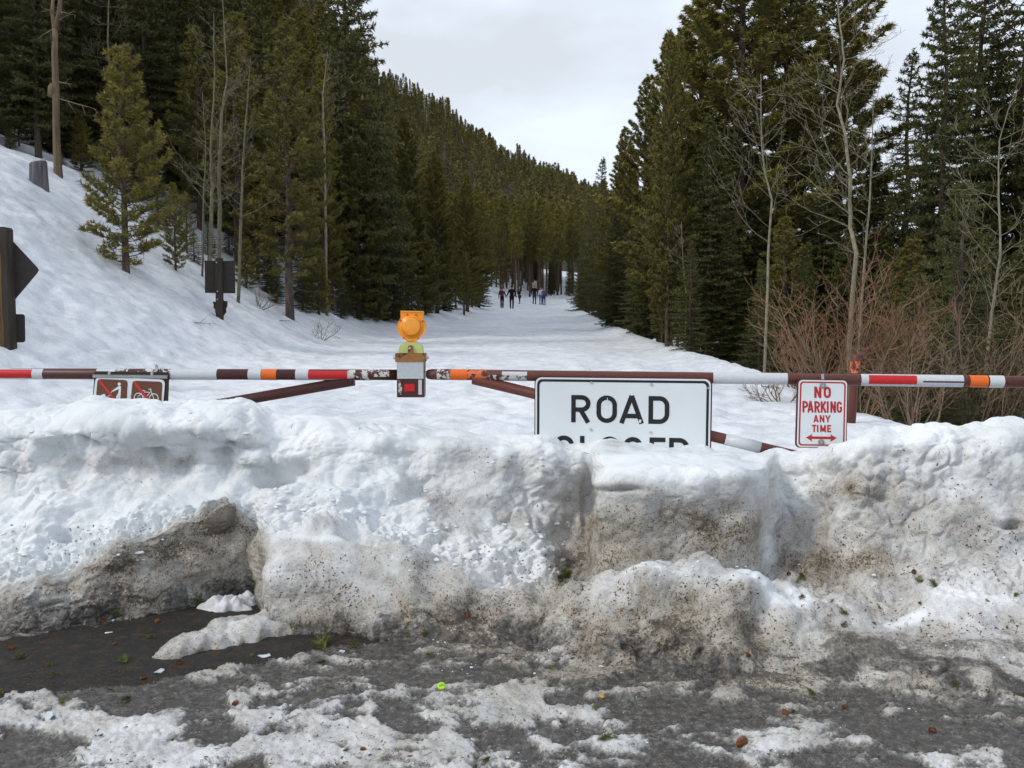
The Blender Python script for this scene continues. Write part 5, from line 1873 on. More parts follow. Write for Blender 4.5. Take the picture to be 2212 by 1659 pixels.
b = MB(); zdisc(848, 568, 40, .0072, b)
b.flat([dz(x, y, .0072) for x, y in ((850, 612), (893, 625), (884, 800), (820, 800), (838, 690), (680, 758), (668, 735), (690, 720), (812, 634))])
b.flat([dz(x, y, .0075) for x, y in ((886, 790), (870, 985), (875, 1150), (835, 1150), (828, 890), (800, 1150), (760, 1150), (772, 880), (818, 790))])
b.build('walker_pictogram', M['sign_white'], ds)
b = MB(); b.flat([dz(x, y, .0072) for x, y in ((378, 848), (430, 828), (465, 812), (500, 820), (512, 880), (505, 905), (530, 960), (640, 985), (700, 1000), (690, 1150), (440, 1150), (428, 905), (390, 880))])
zline([(498, 903), (560, 885), (610, 845), (668, 745)], 12, .0074, b)
b.build('dog_pictogram', M['sign_white'], ds)
b = MB()
for wx, wy in ((1322, 905), (1700, 920)):
    zline(arc(wx, wy, 108, 112, 0, 360, 28), 22, .0072, b)
zline([(1300, 895), (1395, 790)], 16, .0074, b); zline([(1395, 790), (1360, 715)], 18, .0075, b); zline([(1345, 712), (1490, 738)], 20, .0076, b)
zline([(1430, 768), (1612, 770)], 16, .0073, b); zline([(1612, 770), (1470, 930)], 16, .0074, b); zline([(1420, 780), (1470, 930)], 16, .0075, b)
zline([(1700, 925), (1615, 700), (1635, 690)], 18, .0076, b); zline([(1570, 690), (1625, 695), (1635, 720)], 18, .0077, b); zline([(1320, 910), (1470, 930)], 14, .0073, b)
b.build('bicycle_pictogram', M['sign_white'], ds)
for nm, pl in (('dog_slash', ((320, 480), (382, 452), (880, 1080), (800, 1080))), ('bicycle_slash', ((1185, 525), (1245, 500), (1700, 1060), (1600, 1060)))):
    b = MB(); b.flat([dz(x, y, .0084) for x, y in pl]); b.build(nm, M['slash_red'], ds)
for zx, zy in ((595, 300), (1645, 315)):
    b = MB(); c = dz(zx, zy, .001); b.tube([c, c + dn * .002], .0105, 14); w_ = b.build('washer', M['zinc'], ds)
    b = MB(); b.tube([c + dn * .002, c + dn * .009], .0055, 6); b.build('bolt', M['zinc'], w_)
b = MB(); b.prism([dz(x, y, .004) for x, y in ((590, 210), (735, 205), (728, 262), (585, 262))], -dn * .05); b.build('clamp', M['paper'], ds)
b = MB(); b.prism([dz(x, y, .006) for x, y in ((1610, 258), (1755, 258), (1748, 275), (1606, 272))], -dn * .06)
b.prism([dz(x, y, -.01) for x, y in ((1690, 90), (1735, 100), (1748, 160), (1780, 215), (1755, 258), (1690, 258), (1705, 180))], -dn * .02); b.build('strap_clip', M['zinc'], ds)

# ------------------------------------------------------------------ hold-open post with hook, behind the downhill arm
hp0 = at(1838, 895, 7.9); hp1 = at(1849, 772, 7.9)
hp0.z = tz(hp0.x, hp0.y) - .1
hpst = empty('hold_back_post', hp0, 'red-brown steel hold-back post with hook, orange band, in front of the willow', 'post')
b = MB(); b.tube([hp0, hp1, hp1 + Vector((.002, 0, .03))], [.042, .040, .030], 14); b.build('pipe', M['brown_sunlit'], hpst, True)
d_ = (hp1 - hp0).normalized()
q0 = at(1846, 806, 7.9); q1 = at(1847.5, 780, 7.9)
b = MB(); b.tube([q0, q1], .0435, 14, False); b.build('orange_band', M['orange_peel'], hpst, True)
b = MB(); b.tube([hp1 + Vector((.01, 0, -.02)), at(1857, 766, 7.88), at(1866, 768, 7.88), at(1869, 757, 7.88), at(1863, 752, 7.88)], [.016, .018, .018, .018, .014], 8); b.build('hook', M['brown_sunlit'], hpst, True)

# ------------------------------------------------------------------ road signs seen from behind on the uphill slope
Yb = 9.0
sb = empty('diamond_sign', at(5, 782, Yb), 'back of a dark brown diamond sign with small plate, on a wooden post', 'sign')


def bz(zx, zy, Y):
    return at((zx / 2.765) / 1.8228, (850 + zy / 2.765) / 1.8228, Y)


b = MB()
b.prism([bz(x, y, Yb) for x, y in ((-130, 118), (42, 118), (57, 140), (112, 1620), (-90, 1620))], Vector((0, .14, 0))); pst = b.build('post', M['post_wood'], sb)
b = MB(); b.prism([bz(x, y, Yb - .002) for x, y in ((-125, 300), (4, 420), (14, 700), (20, 900), (30, 1100), (40, 1230), (52, 1600), (-90, 1600))], Vector((0, .001, 0))); b.build('worn_face', M['post_worn'], pst)
dm = [(60, 190), (405, 560), (423, 590), (405, 625), (95, 992), (-50, 1130), (-390, 760), (-430, 590), (-60, 190)]
b = MB(); b.prism([bz(x, y, Yb + .142) for x, y in dm], Vector((0, .003, 0))); b.build('diamond_plate', M['sign_back'], sb)
b = MB(); b.prism([bz(x, y, Yb + .142) for x, y in qpoly([(-330, 1065), (270, 1070), (275, 1378), (-330, 1372)], 34)], Vector((0, .003, 0))); b.build('small_plate', M['sign_back'], sb)
pz = on_field(471, 688)
Ym = pz.y
sq = empty('trail_sign', pz, 'back of a square dark sign with ragged shield below, on a short snow-bound post', 'sign')


def mz(zx, zy, Y):
    return at((600 + zx / 2.212) / 1.8228, (600 + zy / 2.212) / 1.8228, Y)


b = MB(); b.prism([mz(x, y, Ym) for x, y in ((548, 922), (600, 918), (606, 1500), (552, 1500))], Vector((0, .10, 0))); b.build('post', M['post_wood'], sq)
b = MB(); b.prism([mz(x, y, Ym + .102) for x, y in ((455, 942), (718, 945), (720, 1228), (458, 1224))], Vector((0, .012, 0))); b.build('square_panel', M['board_dark'], sq)
b = MB(); b.prism([mz(x, y, Ym + .102) for x, y in ((525, 1298), (550, 1300), (552, 1278), (606, 1276), (625, 1292), (654, 1298), (652, 1340), (640, 1360), (644, 1390), (628, 1412), (610, 1440), (575, 1425), (560, 1412), (545, 1390), (548, 1372), (532, 1352), (534, 1330))], Vector((0, .012, 0))); b.build('shield_panel', M['board_dark'], sq)
for zx, zy in ((558, 958), (567, 1210), (566, 1280)):
    c = mz(zx, zy, Ym - .004); b = MB(); b.tube([c, c - Vector((0, .006, 0))], .012, 8); b.build('bolt', M['zinc'], sq)

# ------------------------------------------------------------------ walkers on the road
M['skin'] = plain('skin', (0.50, 0.29, 0.20), 0.55, 0.3, 0.08, 20)


def cloth(name, c):
    return plain(name, c, 0.85, 0.1, 0.18, 14)


def skin_obj(name, verts, edges, radii, mat, parent, H):
    me = bpy.data.meshes.new(name)
    me.from_pydata([Vector(v) * H for v in verts], edges, [])
    me.materials.append(mat)
    o = link(name, me, parent)
    m = o.modifiers.new('skin', 'SKIN'); m.use_smooth_shade = True
    if not me.skin_vertices:
        return o
    sv = me.skin_vertices[0].data
    for i, r in enumerate(radii):
        rx, ry = r if hasattr(r, '__len__') else (r, r)
        sv[i].radius = (rx * H, ry * H)
        sv[i].use_root = (i == 0)
    s = o.modifiers.new('smooth', 'SUBSURF'); s.levels = 1; s.render_levels = 1
    return o


def person(vx, vy, hpx, label, pose, jacket, trousers, shoes, hair, extra=(), face=0.0, boots=False):
    p = on_field(vx, vy)
    p = Vector((p.x, p.y, tz(p.x, p.y) - 0.02))
    H = hpx * p.y / FV
    e = empty('person', p, label, 'person')
    e.rotation_euler = (0, 0, face)
    P = dict(pelvis=(0, 0, .50), spine=(0, .005, .61), chest=(0, .0, .74), neck=(0, .005, .845), head=(0, -.012, .905), top=(0, -.005, .958),
             sl=(-.105, 0, .795), el=(-.135, .015, .64), wl=(-.150, -.015, .50), sr=(.105, 0, .795), er=(.135, .015, .64), wr=(.150, -.015, .50),
             hl=(-.052, 0, .49), kl=(-.058, -.005, .275), al=(-.060, .01, .045), tl=(-.066, -.06, .018), hr=(.052, 0, .49), kr=(.058, -.005, .275), ar=(.060, .01, .045), tr=(.066, -.06, .018))
    P.update(pose)
    names = list(P)
    ix = {n: i for i, n in enumerate(names)}
    E = [('pelvis', 'spine'), ('spine', 'chest'), ('chest', 'neck'), ('neck', 'head'), ('head', 'top'), ('chest', 'sl'), ('sl', 'el'), ('el', 'wl'), ('chest', 'sr'), ('sr', 'er'), ('er', 'wr'),
         ('pelvis', 'hl'), ('hl', 'kl'), ('kl', 'al'), ('al', 'tl'), ('pelvis', 'hr'), ('hr', 'kr'), ('kr', 'ar'), ('ar', 'tr')]
    rad = dict(pelvis=.076, spine=.072, chest=(.094, .070), neck=.030, head=(.046, .054), top=(.036, .042), sl=.038, el=.026, wl=.018, sr=.038, er=.026, wr=.018, hl=.052, kl=.034, al=.024, tl=.018, hr=.052, kr=.034, ar=.024, tr=.018)
    body = skin_obj('body', [P[n] for n in names], [(ix[a], ix[c]) for a, c in E], [rad[n] for n in names], M['skin'], e, H)

    def garment(nm, ns, es, k, mat):
        jx = {n: i for i, n in enumerate(ns)}
        return skin_obj(nm, [P[n] for n in ns], [(jx[a], jx[c]) for a, c in es], [tuple(x * k for x in (rad[n] if hasattr(rad[n], '__len__') else (rad[n],) * 2)) for n in ns], mat, e, H)
    garment('jacket', ['chest', 'spine', 'pelvis', 'neck', 'sl', 'el', 'wl', 'sr', 'er', 'wr'], [('pelvis', 'spine'), ('spine', 'chest'), ('chest', 'neck'), ('chest', 'sl'), ('sl', 'el'), ('el', 'wl'), ('chest', 'sr'), ('sr', 'er'), ('er', 'wr')], 1.22, jacket)
    garment('trousers', ['pelvis', 'hl', 'kl', 'al', 'hr', 'kr', 'ar'], [('pelvis', 'hl'), ('hl', 'kl'), ('kl', 'al'), ('pelvis', 'hr'), ('hr', 'kr'), ('kr', 'ar')], 1.16, trousers)
    for s in 'lr':
        k0 = Vector(P['k' + s]); a0 = Vector(P['a' + s]); t0 = Vector(P['t' + s])
        b = MB()
        top = k0.lerp(a0, .25) if boots else k0.lerp(a0, .88)
        b.tube([top * H, k0.lerp(a0, .6 if boots else .94) * H, a0 * H, (a0 + Vector((0, -.01, -.028))) * H], [(.046 if boots else .032) * H, (.04 if boots else .033) * H, .033 * H, .034 * H], 10)
        b.tube([(a0 + Vector((0, .018, -.018))) * H, a0.lerp(t0, .5) * H + Vector((0, 0, -.004 * H)), t0 * H, (t0 + Vector((0, -.014, -.004))) * H], [.026 * H, .028 * H, .023 * H, .012 * H], 10)
        b.build('boot' if boots else 'shoe', shoes, None, True).parent = e
        # hand: palm, four fingers and a thumb
        w = Vector(P['w' + s]); el_ = Vector(P['e' + s]); d = (w - el_).normalized()
        sx = -1 if s == 'l' else 1
        b = MB()
        c = w + d * .022
        acr = d.cross(Vector((sx, 0, 0)))
        acr = acr.normalized() if acr.length > .1 else Vector((0, 1, 0))
        b.tube([w * H, (w + d * .014) * H, (w + d * .040) * H], [.014 * H, .021 * H, .019 * H], 8)
        for f in range(4):
            q = w + d * .038 + acr * (.013 * (1.5 - f) / 1.5)
            L = (.040, .046, .043, .034)[f]
            dd = (d + Vector((-sx * .25, -.2, 0))).normalized()
            b.tube([q * H, (q + d * L * .5) * H, (q + d * L * .5 + dd * L * .5) * H], [.0056 * H, .005 * H, .004 * H], 6)
        q = w + d * .016 + acr * .018
        b.tube([q * H, (q + acr * .014 + d * .014) * H, (q + acr * .016 + d * .034) * H], [.0062 * H, .0055 * H, .0042 * H], 6)
        b.build('hand', M['skin'], None, True).parent = e
    hd = Vector(P['head'])
    hc, style = hair
    b = MB()
    c = (hd + Vector((0, .012, .030))) * H
    for i in range(1):
        n, m = 12, 7
        rows = []
        for j in range(m):
            th = math.pi * (j / (m - 1)) * (.62 if style != 'long' else .8)
            rows.append([b.vert(c + Vector((math.sin(th) * math.cos(6.2832 * k / n) * .054, (math.sin(th) * math.sin(6.2832 * k / n) * .060 + (.010 if j > 3 else 0)) , math.cos(th) * .050)) * H) for k in range(n)])
        for j in range(m - 1):
            for k in range(n): b.face((rows[j][k], rows[j][(k + 1) % n], rows[j + 1][(k + 1) % n], rows[j + 1][k]))
    if style == 'long':
        b.tube([(hd + Vector((0, .045, .02))) * H, (hd + Vector((0, .06, -.06))) * H, (hd + Vector((.0, .055, -.12))) * H], [.04 * H, .045 * H, .025 * H], 8)
    b.build('hat' if style == 'hat' else 'hair', hc, None, True).parent = e
    # features of the face
    b = MB(); b.tube([(hd + Vector((0, -.050, .015))) * H, (hd + Vector((0, -.066, -.006))) * H], [.004 * H, .009 * H], 6); b.build('nose', M['skin'], None, True).parent = e
    b = MB(); b.box((hd + Vector((0, -.050, -.026))) * H, .026 * H, .008 * H, .006 * H); b.build('mouth', cloth('lips', (.32, .12, .10)), None).parent = e
    for sx in (-1, 1):
        b = MB(); b.blob((hd + Vector((sx * .020, -.050, .014))) * H, .008 * H, 1, .02); b.build('eye', M['black'], None).parent = e
        b = MB(); b.blob((hd + Vector((sx * .049, -.002, .0))) * H, .013 * H, 1, .05, (.5, .9, 1.2)); b.build('ear', M['skin'], None).parent = e
    if 'glasses' in extra:
        b = MB()
        for sx in (-1, 1): b.box((hd + Vector((sx * .022, -.056, .016))) * H, .036 * H, .008 * H, .022 * H)
        b.build('sunglasses', M['black'], None).parent = e
    if 'earmuffs' in extra:
        for sx in (-1, 1):
            b = MB(); b.blob((hd + Vector((sx * .062, .0, .0))) * H, .028 * H, 2, .05, (.6, 1, 1)); b.build('earmuff', cloth('white_fleece', (.75, .73, .70)), None, True).parent = e
    return e, P, H


W1 = cloth('maroon_jacket', (.10, .028, .045)); W2 = cloth('black_coat', (.012, .012, .014)); W3 = cloth('black_trousers', (.010, .010, .012))
W4 = cloth('blue_jeans', (.030, .055, .125)); W5 = cloth('white_jacket', (.68, .68, .72)); W6 = cloth('slate_blue_jacket', (.105, .115, .20))
W7 = cloth('brown_boots', (.075, .045, .045)); W8 = cloth('dark_shoes', (.015, .013, .012)); HB = cloth('dark_hair', (.018, .012, .009)); HS = cloth('sandy_hair', (.25, .15, .08)); HC = cloth('pale_cap', (.42, .36, .30))
W9 = cloth('pale_jeans', (.10, .16, .29))
person(1084.5, 664.5, 44.6, 'walker in maroon jacket, white earmuffs and tall boots, holding hands', dict(el=(-.150, .01, .64), wl=(-.165, -.01, .50), er=(.155, .0, .64), wr=(.215, -.01, .515), al=(-.040, .03, .05), tl=(-.044, -.04, .02), ar=(.040, -.02, .045), tr=(.044, -.09, .02), kr=(.045, -.03, .275), kl=(-.045, .0, .275)), W1, W3, W7, (HB, 'long'), ('earmuffs',), .1, True)
e2, P2, H2 = person(1105.5, 666.5, 50.2, 'tall walker all in black with a camera, holding hands with the maroon jacket', dict(el=(-.165, .0, .65), wl=(-.225, -.01, .535), er=(.155, -.01, .67), wr=(.125, -.09, .60), al=(-.050, -.02, .045), tl=(-.060, -.09, .02), ar=(.046, .02, .05), tr=(.056, -.05, .02)), W2, W3, W8, (HB, 'short'), ('glasses',), -.05)
# the camera he carries
b = MB(); b.box(Vector((0, 0, 0)), .15, .08, .10); b.tube([(0, -.04, 0), (0, -.10, 0), (0, -.16, -.01)], [.042, .042, .046], 14); b.tube([(-.02, 0, .05), (-.015, 0, .075), (.015, 0, .075), (.02, 0, .05)], [.02, .018, .018, .02], 6)
o = b.build('camera', M['black']); o.location = e2.location + Vector((P2['wr'][0] * H2 + .03, P2['wr'][1] * H2 - .07, P2['wr'][2] * H2 - .05)); o.rotation_euler = (.5, 0, .6)
tag(o, 'black camera in the hand of the tall walker in black', 'camera')
person(1122.5, 655.6, 32.6, 'small walker in dark coat and jeans, turned sideways with a raised hand', dict(er=(.125, -.10, .72), wr=(.08, -.20, .80), el=(-.125, .02, .64), wl=(-.12, -.06, .53), al=(-.04, .02, .045), tl=(-.044, -.05, .02), ar=(.035, -.01, .045), tr=(.04, -.08, .02)), W2, W4, W8, (HB, 'long'), (), -1.25)
person(1154.5, 656.8, 41.0, 'walker in black sweater and blue jeans striding toward the gate', dict(el=(-.150, .03, .65), wl=(-.175, -.02, .51), er=(.155, .02, .65), wr=(.180, .0, .51), al=(-.055, .10, .085), tl=(-.060, .05, .035), kl=(-.055, -.02, .285), ar=(.055, -.05, .04), tr=(.06, -.12, .02), kr=(.055, -.03, .28)), W2, W4, W8, (HC, 'hat'), ('glasses',), .05)
person(1168.3, 657.6, 37.2, 'walker in white jacket half hidden behind the slate-blue one', dict(al=(-.05, -.05, .04), tl=(-.055, -.12, .02), kl=(-.055, -.03, .28), ar=(.05, .08, .07), tr=(.055, .03, .03)), W5, W9, W8, (HC, 'hat'), ('glasses',), .0)
person(1174.8, 659.0, 37.4, 'walker in slate-blue jacket and jeans beside the white jacket', dict(er=(.155, .01, .64), wr=(.165, -.02, .50), al=(-.045, .05, .06), tl=(-.050, -.01, .025), ar=(.060, -.06, .04), tr=(.066, -.13, .02), kr=(.06, -.04, .28)), W6, W4, W8, (HS, 'short'), (), -.08)

# ------------------------------------------------------------------ litter at the foot of the bank
def c1(zx, zy): return zx * .3716, 1042.3 + zy * .3716
def c2(zx, zy): return 737.2 + zx * .3716, 1042.3 + zy * .3716
def c3(zx, zy): return 1474.5 + zx * .3716, 1042.3 + zy * .3716


def cone_mesh(seed):
    rg = random.Random(seed); b = MB()
    L = .05; n = 9
    b.tube([(-L / 2, 0, 0), (-L * .2, 0, 0), (L * .2, 0, 0), (L / 2, 0, 0)], [.008, .014, .012, .004], 8)
    for i in range(70):
        t = (i + .5) / 70; a = i * 2.39996
        x = -L / 2 + L * t; r = .0165 * math.sin(math.pi * (0.16 + .80 * (1 - t))) ** .8
        o = Vector((x, math.cos(a) * r, math.sin(a) * r)); out = Vector((.55, math.cos(a), math.sin(a))).normalized()
        s = Vector((0, -math.sin(a), math.cos(a))) * .0052
        b.face([b.vert(o - s), b.vert(o + s), b.vert(o + s * .7 + out * .009), b.vert(o - s * .7 + out * .009)])
    return b.mesh('pine_cone', M['cone'])


CONES = [cone_mesh(1), cone_mesh(2)]


def lie(o, vx, vy, lift, rz, tilt=True):
    p, n = on_bank(vx, vy)
    q = Vector((0, 0, 1)).rotation_difference(n) if tilt else Matrix.Identity(3).to_quaternion()
    o.rotation_mode = 'QUATERNION'
    from mathutils import Quaternion
    o.rotation_quaternion = q @ Quaternion((0, 0, 1), rz)
    o.location = p + n * lift
    return o


CONE_AT = [(c1(593, 812), 'brown pine cone on asphalt below the dirty bank, beside a green sprig'), (c1(912, 812), 'lone pine cone lying mid-strip on the bare asphalt under the bank'), (c1(68, 967), 'pine cone near the left edge on bare asphalt'), (c1(835, 1142), 'orange-brown pine cone at the lower edge of the bare asphalt'),
           (c1(1040, 1052), 'half-hidden pine cone at the tip of the snow tongue'), (c1(1370, 1288), 'reddish broken pine cone beside a sprig on grey ice'), (c2(732, 777), 'small red-brown cone on the dirty lump in the middle'), (c2(130, 1557), 'tiny cone near the bottom edge left of the snow patch'),
           (c3(622, 532), 'pine cone touching a green sprig in the hollow right of the big block'), (c3(1450, 1447), 'pine cone alone on grey ice at lower right'), (c3(340, 1518), 'biggest pine cone, on ice near the bottom edge'), (c3(602, 1347), 'pine cone at the end of a green sprig on the ice'), (c3(380, 1003), 'small cone in the dirt under the front lump'), (c3(1345, 520), 'cone beside the wide sprig at the foot of the right mound'), (c3(940, 1307), 'dark little cone on the grey ice, lower right of middle'), (c1(665, 942), 'crushed red cone on the wet asphalt')]
for i, (pt, lab) in enumerate(CONE_AT):
    o = link('pine_cone', CONES[i % 2])
    s = {10: .85, 7: .4, 12: .45, 14: .45, 15: .4, 6: .55}.get(i, .52)
    o.scale = (s, s, s)
    lie(o, pt[0], pt[1], .010 * s, i * 1.3)
    tag(o, lab, 'pine cone', 'fallen pine cones')


def sprig_mesh(seed, L=.12):
    rg = random.Random(seed)
    T0, T1, TI = [], [], []
    d0 = Vector((1, 0, 0.05))
    for k in range(5):
        a = rg.uniform(-.9, .9); l = L * rg.uniform(.45, .8) if k else L
        p = Vector((-L / 2 + (0 if k == 0 else rg.uniform(.1, .6) * L), 0, .012))
        d = Vector((math.cos(a if k else 0), math.sin(a if k else 0), rg.uniform(0, .22))).normalized()
        for w in range(4):
            T0.append(tuple(p + d * l * w / 4)); T1.append(tuple(p + d * l * (w + 1) / 4)); TI.append(rg.uniform(.15, .8))
    me = needle_mesh('sprig', T0, T1, TI, 15, .030, .0034, M['sprig'], seed, 0, .7)
    co = np.zeros(len(me.vertices) * 3, np.float32); me.vertices.foreach_get('co', co)
    co = co.reshape(-1, 3); co[:, 2] = np.maximum(co[:, 2], 0.0005); me.vertices.foreach_set('co', co.ravel())
    return me


SPR = [sprig_mesh(100 + i) for i in range(5)]
SPR_AT = [(c1(680, 757), 70, 'sprig hugging the foot of the dirty band beside a cone'), (c1(145, 872), 40, 'sprig under the dirty band near the left edge'), (c1(120, 1022), 60, 'bright sprig near the left edge on bare asphalt'), (c1(865, 907), 40, 'sprig on asphalt above the snow tongue tip'),
          (c1(730, 1042), 72, 'large sprig in the middle of the bare asphalt'), (c1(300, 1065), 45, 'dark sprig on asphalt, upper one of a pair'), (c1(312, 1118), 36, 'lighter sprig on asphalt, lower one of a pair'), (c1(365, 1282), 60, 'sprig at the snow edge below the bare asphalt'), (c1(735, 1267), 66, 'spread sprig at the lower edge of the bare asphalt'), (c1(640, 1212), 34, 'small yellow-green sprig below the large one'),
          (c1(1870, 955), 110, 'large tangled sprig under the overhang of the front lump'), (c1(1875, 1058), 60, 'drooping sprig in front of the overhang'), (c1(1150, 687), 60, 'sprig at the foot of the dirty band by the white slush'), (c1(15, 1227), 44, 'sprig cut by the left edge above the slush'), (c1(1000, 1502), 30, 'little dark sprig in the slush below the asphalt'), (c1(585, 1477), 28, 'tiny sprig on the slush at lower left'), (c1(1460, 1012), 32, 'small sprig beside the white paper scrap'),
          (c2(1290, 548), 115, 'biggest green sprig tucked in the dark nook left of the block'), (c2(480, 887), 52, 'sprig on the slope of the front left lump'), (c2(390, 887), 30, 'small bright tuft beside the lump sprig'), (c2(90, 957), 60, 'sprig on dark ground at the end of the overhang'), (c2(510, 1006), 50, 'sprig on the dirty slush below the left lump'), (c2(130, 1077), 22, 'tiny tuft on slush below the overhang'), (c2(690, 1307), 24, 'tiny yellowish tuft on the grey ice'), (c2(1540, 1503), 88, 'large dark sprig on grey ice near the bottom edge'), (c2(1475, 1322), 40, 'sprig beside the long white slush patch'), (c2(850, 1625), 68, 'dark sprig cut by the bottom edge'), (c2(30, 1562), 38, 'dark tuft near the bottom edge, left of middle'), (c2(1225, 1082), 40, 'tuft in the gap under the front lump'),
          (c3(685, 552), 62, 'dense green sprig beside a cone in the hollow'), (c3(1370, 572), 60, 'sprig at the foot of the right mound, left one'), (c3(1450, 602), 64, 'sprig at the foot of the right mound, right one'), (c3(700, 670), 46, 'flat row of needles lying on clean snow'), (c3(870, 697), 26, 'small tuft on the snow right of the front lump'), (c3(940, 762), 50, 'pale sprig on the dirty apron, upper one'), (c3(940, 822), 40, 'blue-green star-shaped sprig on the dirty apron'), (c3(1105, 817), 26, 'yellow-green tuft on the dirty apron'), (c3(1140, 732), 26, 'little tuft above the apron snow ridge'), (c3(1380, 707), 32, 'tuft on the apron below the mound sprigs'),
          (c3(1945, 662), 42, 'bright sprig near the right edge on snow'), (c3(1775, 692), 22, 'little tuft on snow near the right edge'), (c3(1590, 1167), 36, 'dark sprig on ice at right'), (c3(1475, 1257), 26, 'small sprig on ice below the right apron'), (c3(755, 1227), 50, 'dark green star sprig on the icy ground'), (c3(640, 1342), 46, 'yellow-green fan sprig with a cone on ice'), (c3(1965, 1232), 30, 'tuft at the right edge on the ice'), (c3(320, 1102), 30, 'tuft in the dirt below the front lump')]
for i, (pt, sz, lab) in enumerate(SPR_AT):
    o = link('conifer_sprig', SPR[i % 5])
    p, n = on_bank(*pt)
    s = (sz * .3716 * p.y / FV) / .15 * 1.6
    o.scale = (s, s, s * 1.1)
    lie(o, pt[0], pt[1], .002, i * 2.1)
    tag(o, 'green ' + lab if not lab.split()[0] in ('bright', 'dark', 'large', 'small') and 'green' not in lab else lab, 'sprig', 'fallen conifer sprigs')

# bottle cap
pt = c2(582, 1186)
b = MB()
n = 42
r0, r1, hh = .0155, .0178, .0075
rows = [[(r * (1 + (.05 * (k % 2) if q in (0, 1) else 0)), z) for k in range(n)] for q, (r, z) in enumerate(((r1, 0), (r1 * .97, hh * .5), (r0, hh), (r0 * .9, hh * 1.05)))]
ids = [[b.vert((rr_[k][0] * math.cos(6.2832 * k / n), rr_[k][0] * math.sin(6.2832 * k / n), rr_[k][1])) for k in range(n)] for rr_ in rows]
for j in range(3):
    for k in range(n): b.face((ids[j][k], ids[j][(k + 1) % n], ids[j + 1][(k + 1) % n], ids[j + 1][k]))
b.face(ids[3])
cap_e = empty('bottle_cap', (0, 0, 0), 'lime green printed bottle cap lying on the grey ice', 'bottle cap')
link('crimped_shell', b.mesh('crimped_shell', M['cap']), cap_e)
b = MB()
rg = random.Random(4)
for k in range(7):
    x = -.011 + .0036 * k; h_ = rg.uniform(.003, .006)
    b.flat([(x, -.004 + rg.uniform(-.002, .002), hh * 1.05 + .0006), (x + .0014, -.004, hh * 1.05 + .0006), (x + .0018, h_, hh * 1.05 + .0006), (x + .0004, h_, hh * 1.05 + .0006)])
b.flat([(-.004, .008, hh * 1.05 + .0006), (.004, .0085, hh * 1.05 + .0006), (.004, .0098, hh * 1.05 + .0006), (-.004, .0093, hh * 1.05 + .0006)])
link('print', b.mesh('print', M['cap_ink']), cap_e)
lie(cap_e, pt[0], pt[1], .002, .3)
# cigarette end
ce = empty('cigarette_end', (0, 0, 0), 'white cigarette end on the wet asphalt', 'cigarette end')
b = MB(); b.tube([(-.018, 0, .004), (.006, 0, .004)], .004, 10); link('paper_tube', b.mesh('paper_tube', M['paper'], True), ce)
b = MB(); b.tube([(.0062, 0, .004), (.019, 0, .0042)], .0041, 10); link('filter', b.mesh('filter', M['filter'], True), ce)
lie(ce, *c1(633, 878), .001, .35)
# scraps and shards
SCR = [(c1(1540, 1012), .035, 'shard', 'clear angular plastic scrap on asphalt under the overhang', 'plastic_scrap', 'scrap'), (c1(925, 1102), .030, 'shard', 'wet ice shard on asphalt below the snow tongue', 'ice_shard', 'ice'), (c1(290, 1362), .034, 'shard', 'clear ice plate on the slush at lower left', 'ice_shard', 'ice'), (c1(1990, 985), .018, 'shard', 'small ice piece by the tangled sprig', 'ice_shard', 'ice'), (c1(655, 802), .012, 'shard', 'bluish ice pebble beside the cone on asphalt', 'ice_shard', 'ice'), (c2(1515, 1247), .016, 'leaf', 'curled yellow leaf on the grey ice', 'dead_leaf', 'leaf')]
for i, (pt, r, mt, lab, nm, cat) in enumerate(SCR):
    rg = random.Random(i + 60); b = MB()
    k = 7 if mt != 'leaf' else 9
    poly = [Vector((r * rg.uniform(.7, 1.1) * math.cos(6.2832 * j / k), r * .6 * rg.uniform(.7, 1.1) * math.sin(6.2832 * j / k), .004 + (.35 * r * (math.cos(6.2832 * j / k)) ** 2 if mt == 'leaf' else .12 * r * math.sin(j * 2.1)))) for j in range(k)]
    cc = b.vert((0, 0, .008)); ri = [b.vert(p) for p in poly]; rl2 = [b.vert(p * .96 - Vector((0, 0, .0035))) for p in poly]
    for j in range(k):
        j2 = (j + 1) % k
        b.face((cc, ri[j], ri[j2])); b.face((ri[j], rl2[j], rl2[j2], ri[j2]))
    o = link(nm, b.mesh(nm, M[mt])); lie(o, pt[0], pt[1], .002, i * 1.1); tag(o, lab, cat)

# crumbled snow lumps fallen on ledges and slush: nobody could count them
b = MB()
rg = random.Random(19)
ZONES = [(560, 930, 1050, 1115, 70, .008, .030), (880, 1230, 1120, 1240, 90, .006, .028), (20, 420, 1105, 1210, 36, .006, .026), (0, 300, 1200, 1290, 14, .004, .016),
         (1400, 1640, 1205, 1250, 18, .004, .012), (1680, 1900, 1215, 1300, 18, .004, .018), (1900, 2200, 1270, 1420, 24, .004, .014), (560, 2212, 1450, 1650, 70, .002, .006), (900, 1200, 1380, 1470, 24, .003, .010), (30, 700, 880, 960, 24, .006, .022), (1000, 1260, 950, 1100, 14, .005, .018)]
for x0, x1, y0, y1, n, ra, rb_ in ZONES:
    for i in range(n):
        vx = rg.uniform(x0, x1); vy = rg.uniform(y0, y1)
        p, nr_ = on_bank(vx, vy)
        r = ra + (rb_ - ra) * rg.random() ** 3
        b.blob(p + nr_ * r * rg.uniform(-.35, .15), r, rg.randrange(9999), .42, (rg.uniform(.9, 1.6), rg.uniform(.8, 1.2), rg.uniform(.5, .9)))
o = b.build('snow_crumbs', M['chunk'], None, False)
sb_ = o.modifiers.new('round', 'SUBSURF'); sb_.levels = 1; sb_.render_levels = 1
o.data.polygons.foreach_set('use_smooth', [True] * len(o.data.polygons))
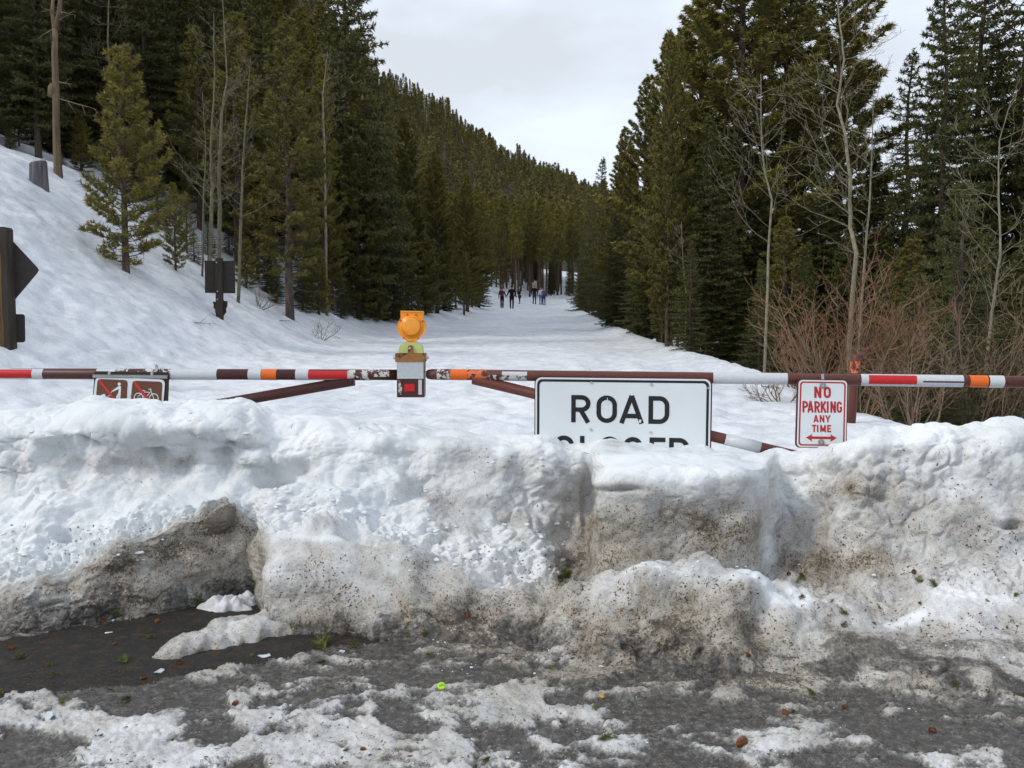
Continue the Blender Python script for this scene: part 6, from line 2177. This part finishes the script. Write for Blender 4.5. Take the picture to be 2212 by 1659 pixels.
tag(o, 'loose crumbs of broken snow scattered over bank and slush', kind='stuff')
# bark bits, needles and grit lying on the dirty snow
b = MB()
ZN = [(0, 560, 1130, 1330, 700), (580, 1050, 1200, 1370, 600), (1000, 1300, 1180, 1440, 900), (1280, 1650, 1080, 1480, 1500), (1650, 2212, 1120, 1500, 1500), (0, 820, 1330, 1490, 1100), (0, 2212, 1440, 1655, 1500), (0, 1200, 900, 1080, 60), (900, 1300, 960, 1140, 120), (1680, 2212, 950, 1120, 160)]
for x0, x1, y0, y1, n in ZN:
    for i in range(n):
        vx = rg.uniform(x0, x1); vy = rg.uniform(y0, y1)
        p, nr_ = on_bank(vx, vy)
        cl = float(pn(np.array([p.x * 5.0, p.y * 5.0, p.z * 7.0]))) + rg.uniform(-.25, .25)
        if cl < 0.08: continue
        t = perp(nr_, rg); s = nr_.cross(t)
        L = rg.uniform(.002, .008) if rg.random() < .85 else rg.uniform(.010, .022); w_ = rg.uniform(.0012, .0035) if L < .009 else .0009
        p = p + nr_ * .0015
        b.ct = rg.uniform(.05, 1)
        b.face([b.vert(p - t * L - s * w_), b.vert(p + t * L - s * w_ * .6 + nr_ * .002), b.vert(p + t * L * .9 + s * w_ + nr_ * .003), b.vert(p - t * L * .8 + s * w_ + nr_ * .001)])
M['litter'] = make_needles('bark_litter', (.02, .013, .008), (.13, .055, .022), 0.0)
o = b.build('bark_litter', M['litter'])
tag(o, 'scattered bark bits, needles and grit on the dirty snow', kind='stuff')
# dead twigs lying on the clean slope
for i, (x0, y0, x1, y1, lab) in enumerate(((418, 700, 463, 704, 'long thin twig lying on clean snow below the post sign'), (604, 695, 650, 702, 'forked dead twig on snow at the foot of the open pine'), (1645, 838, 1690, 842, 'dark twig on the snow right of the ROAD CLOSED sign'))):
    p = on_field(x0, y0); q = on_field(x1, y1)
    rg = random.Random(i); b = MB()
    d = (q - p)
    bough(b, p + Vector((0, 0, .02)), (d.normalized() + Vector((0, 0, .05))).normalized(), d.length, .010, 1, rg, 0.0, 3, .12, .1)
    o = b.build('fallen_twig', M['aspen_dim'])
    tag(o, lab, 'twig')
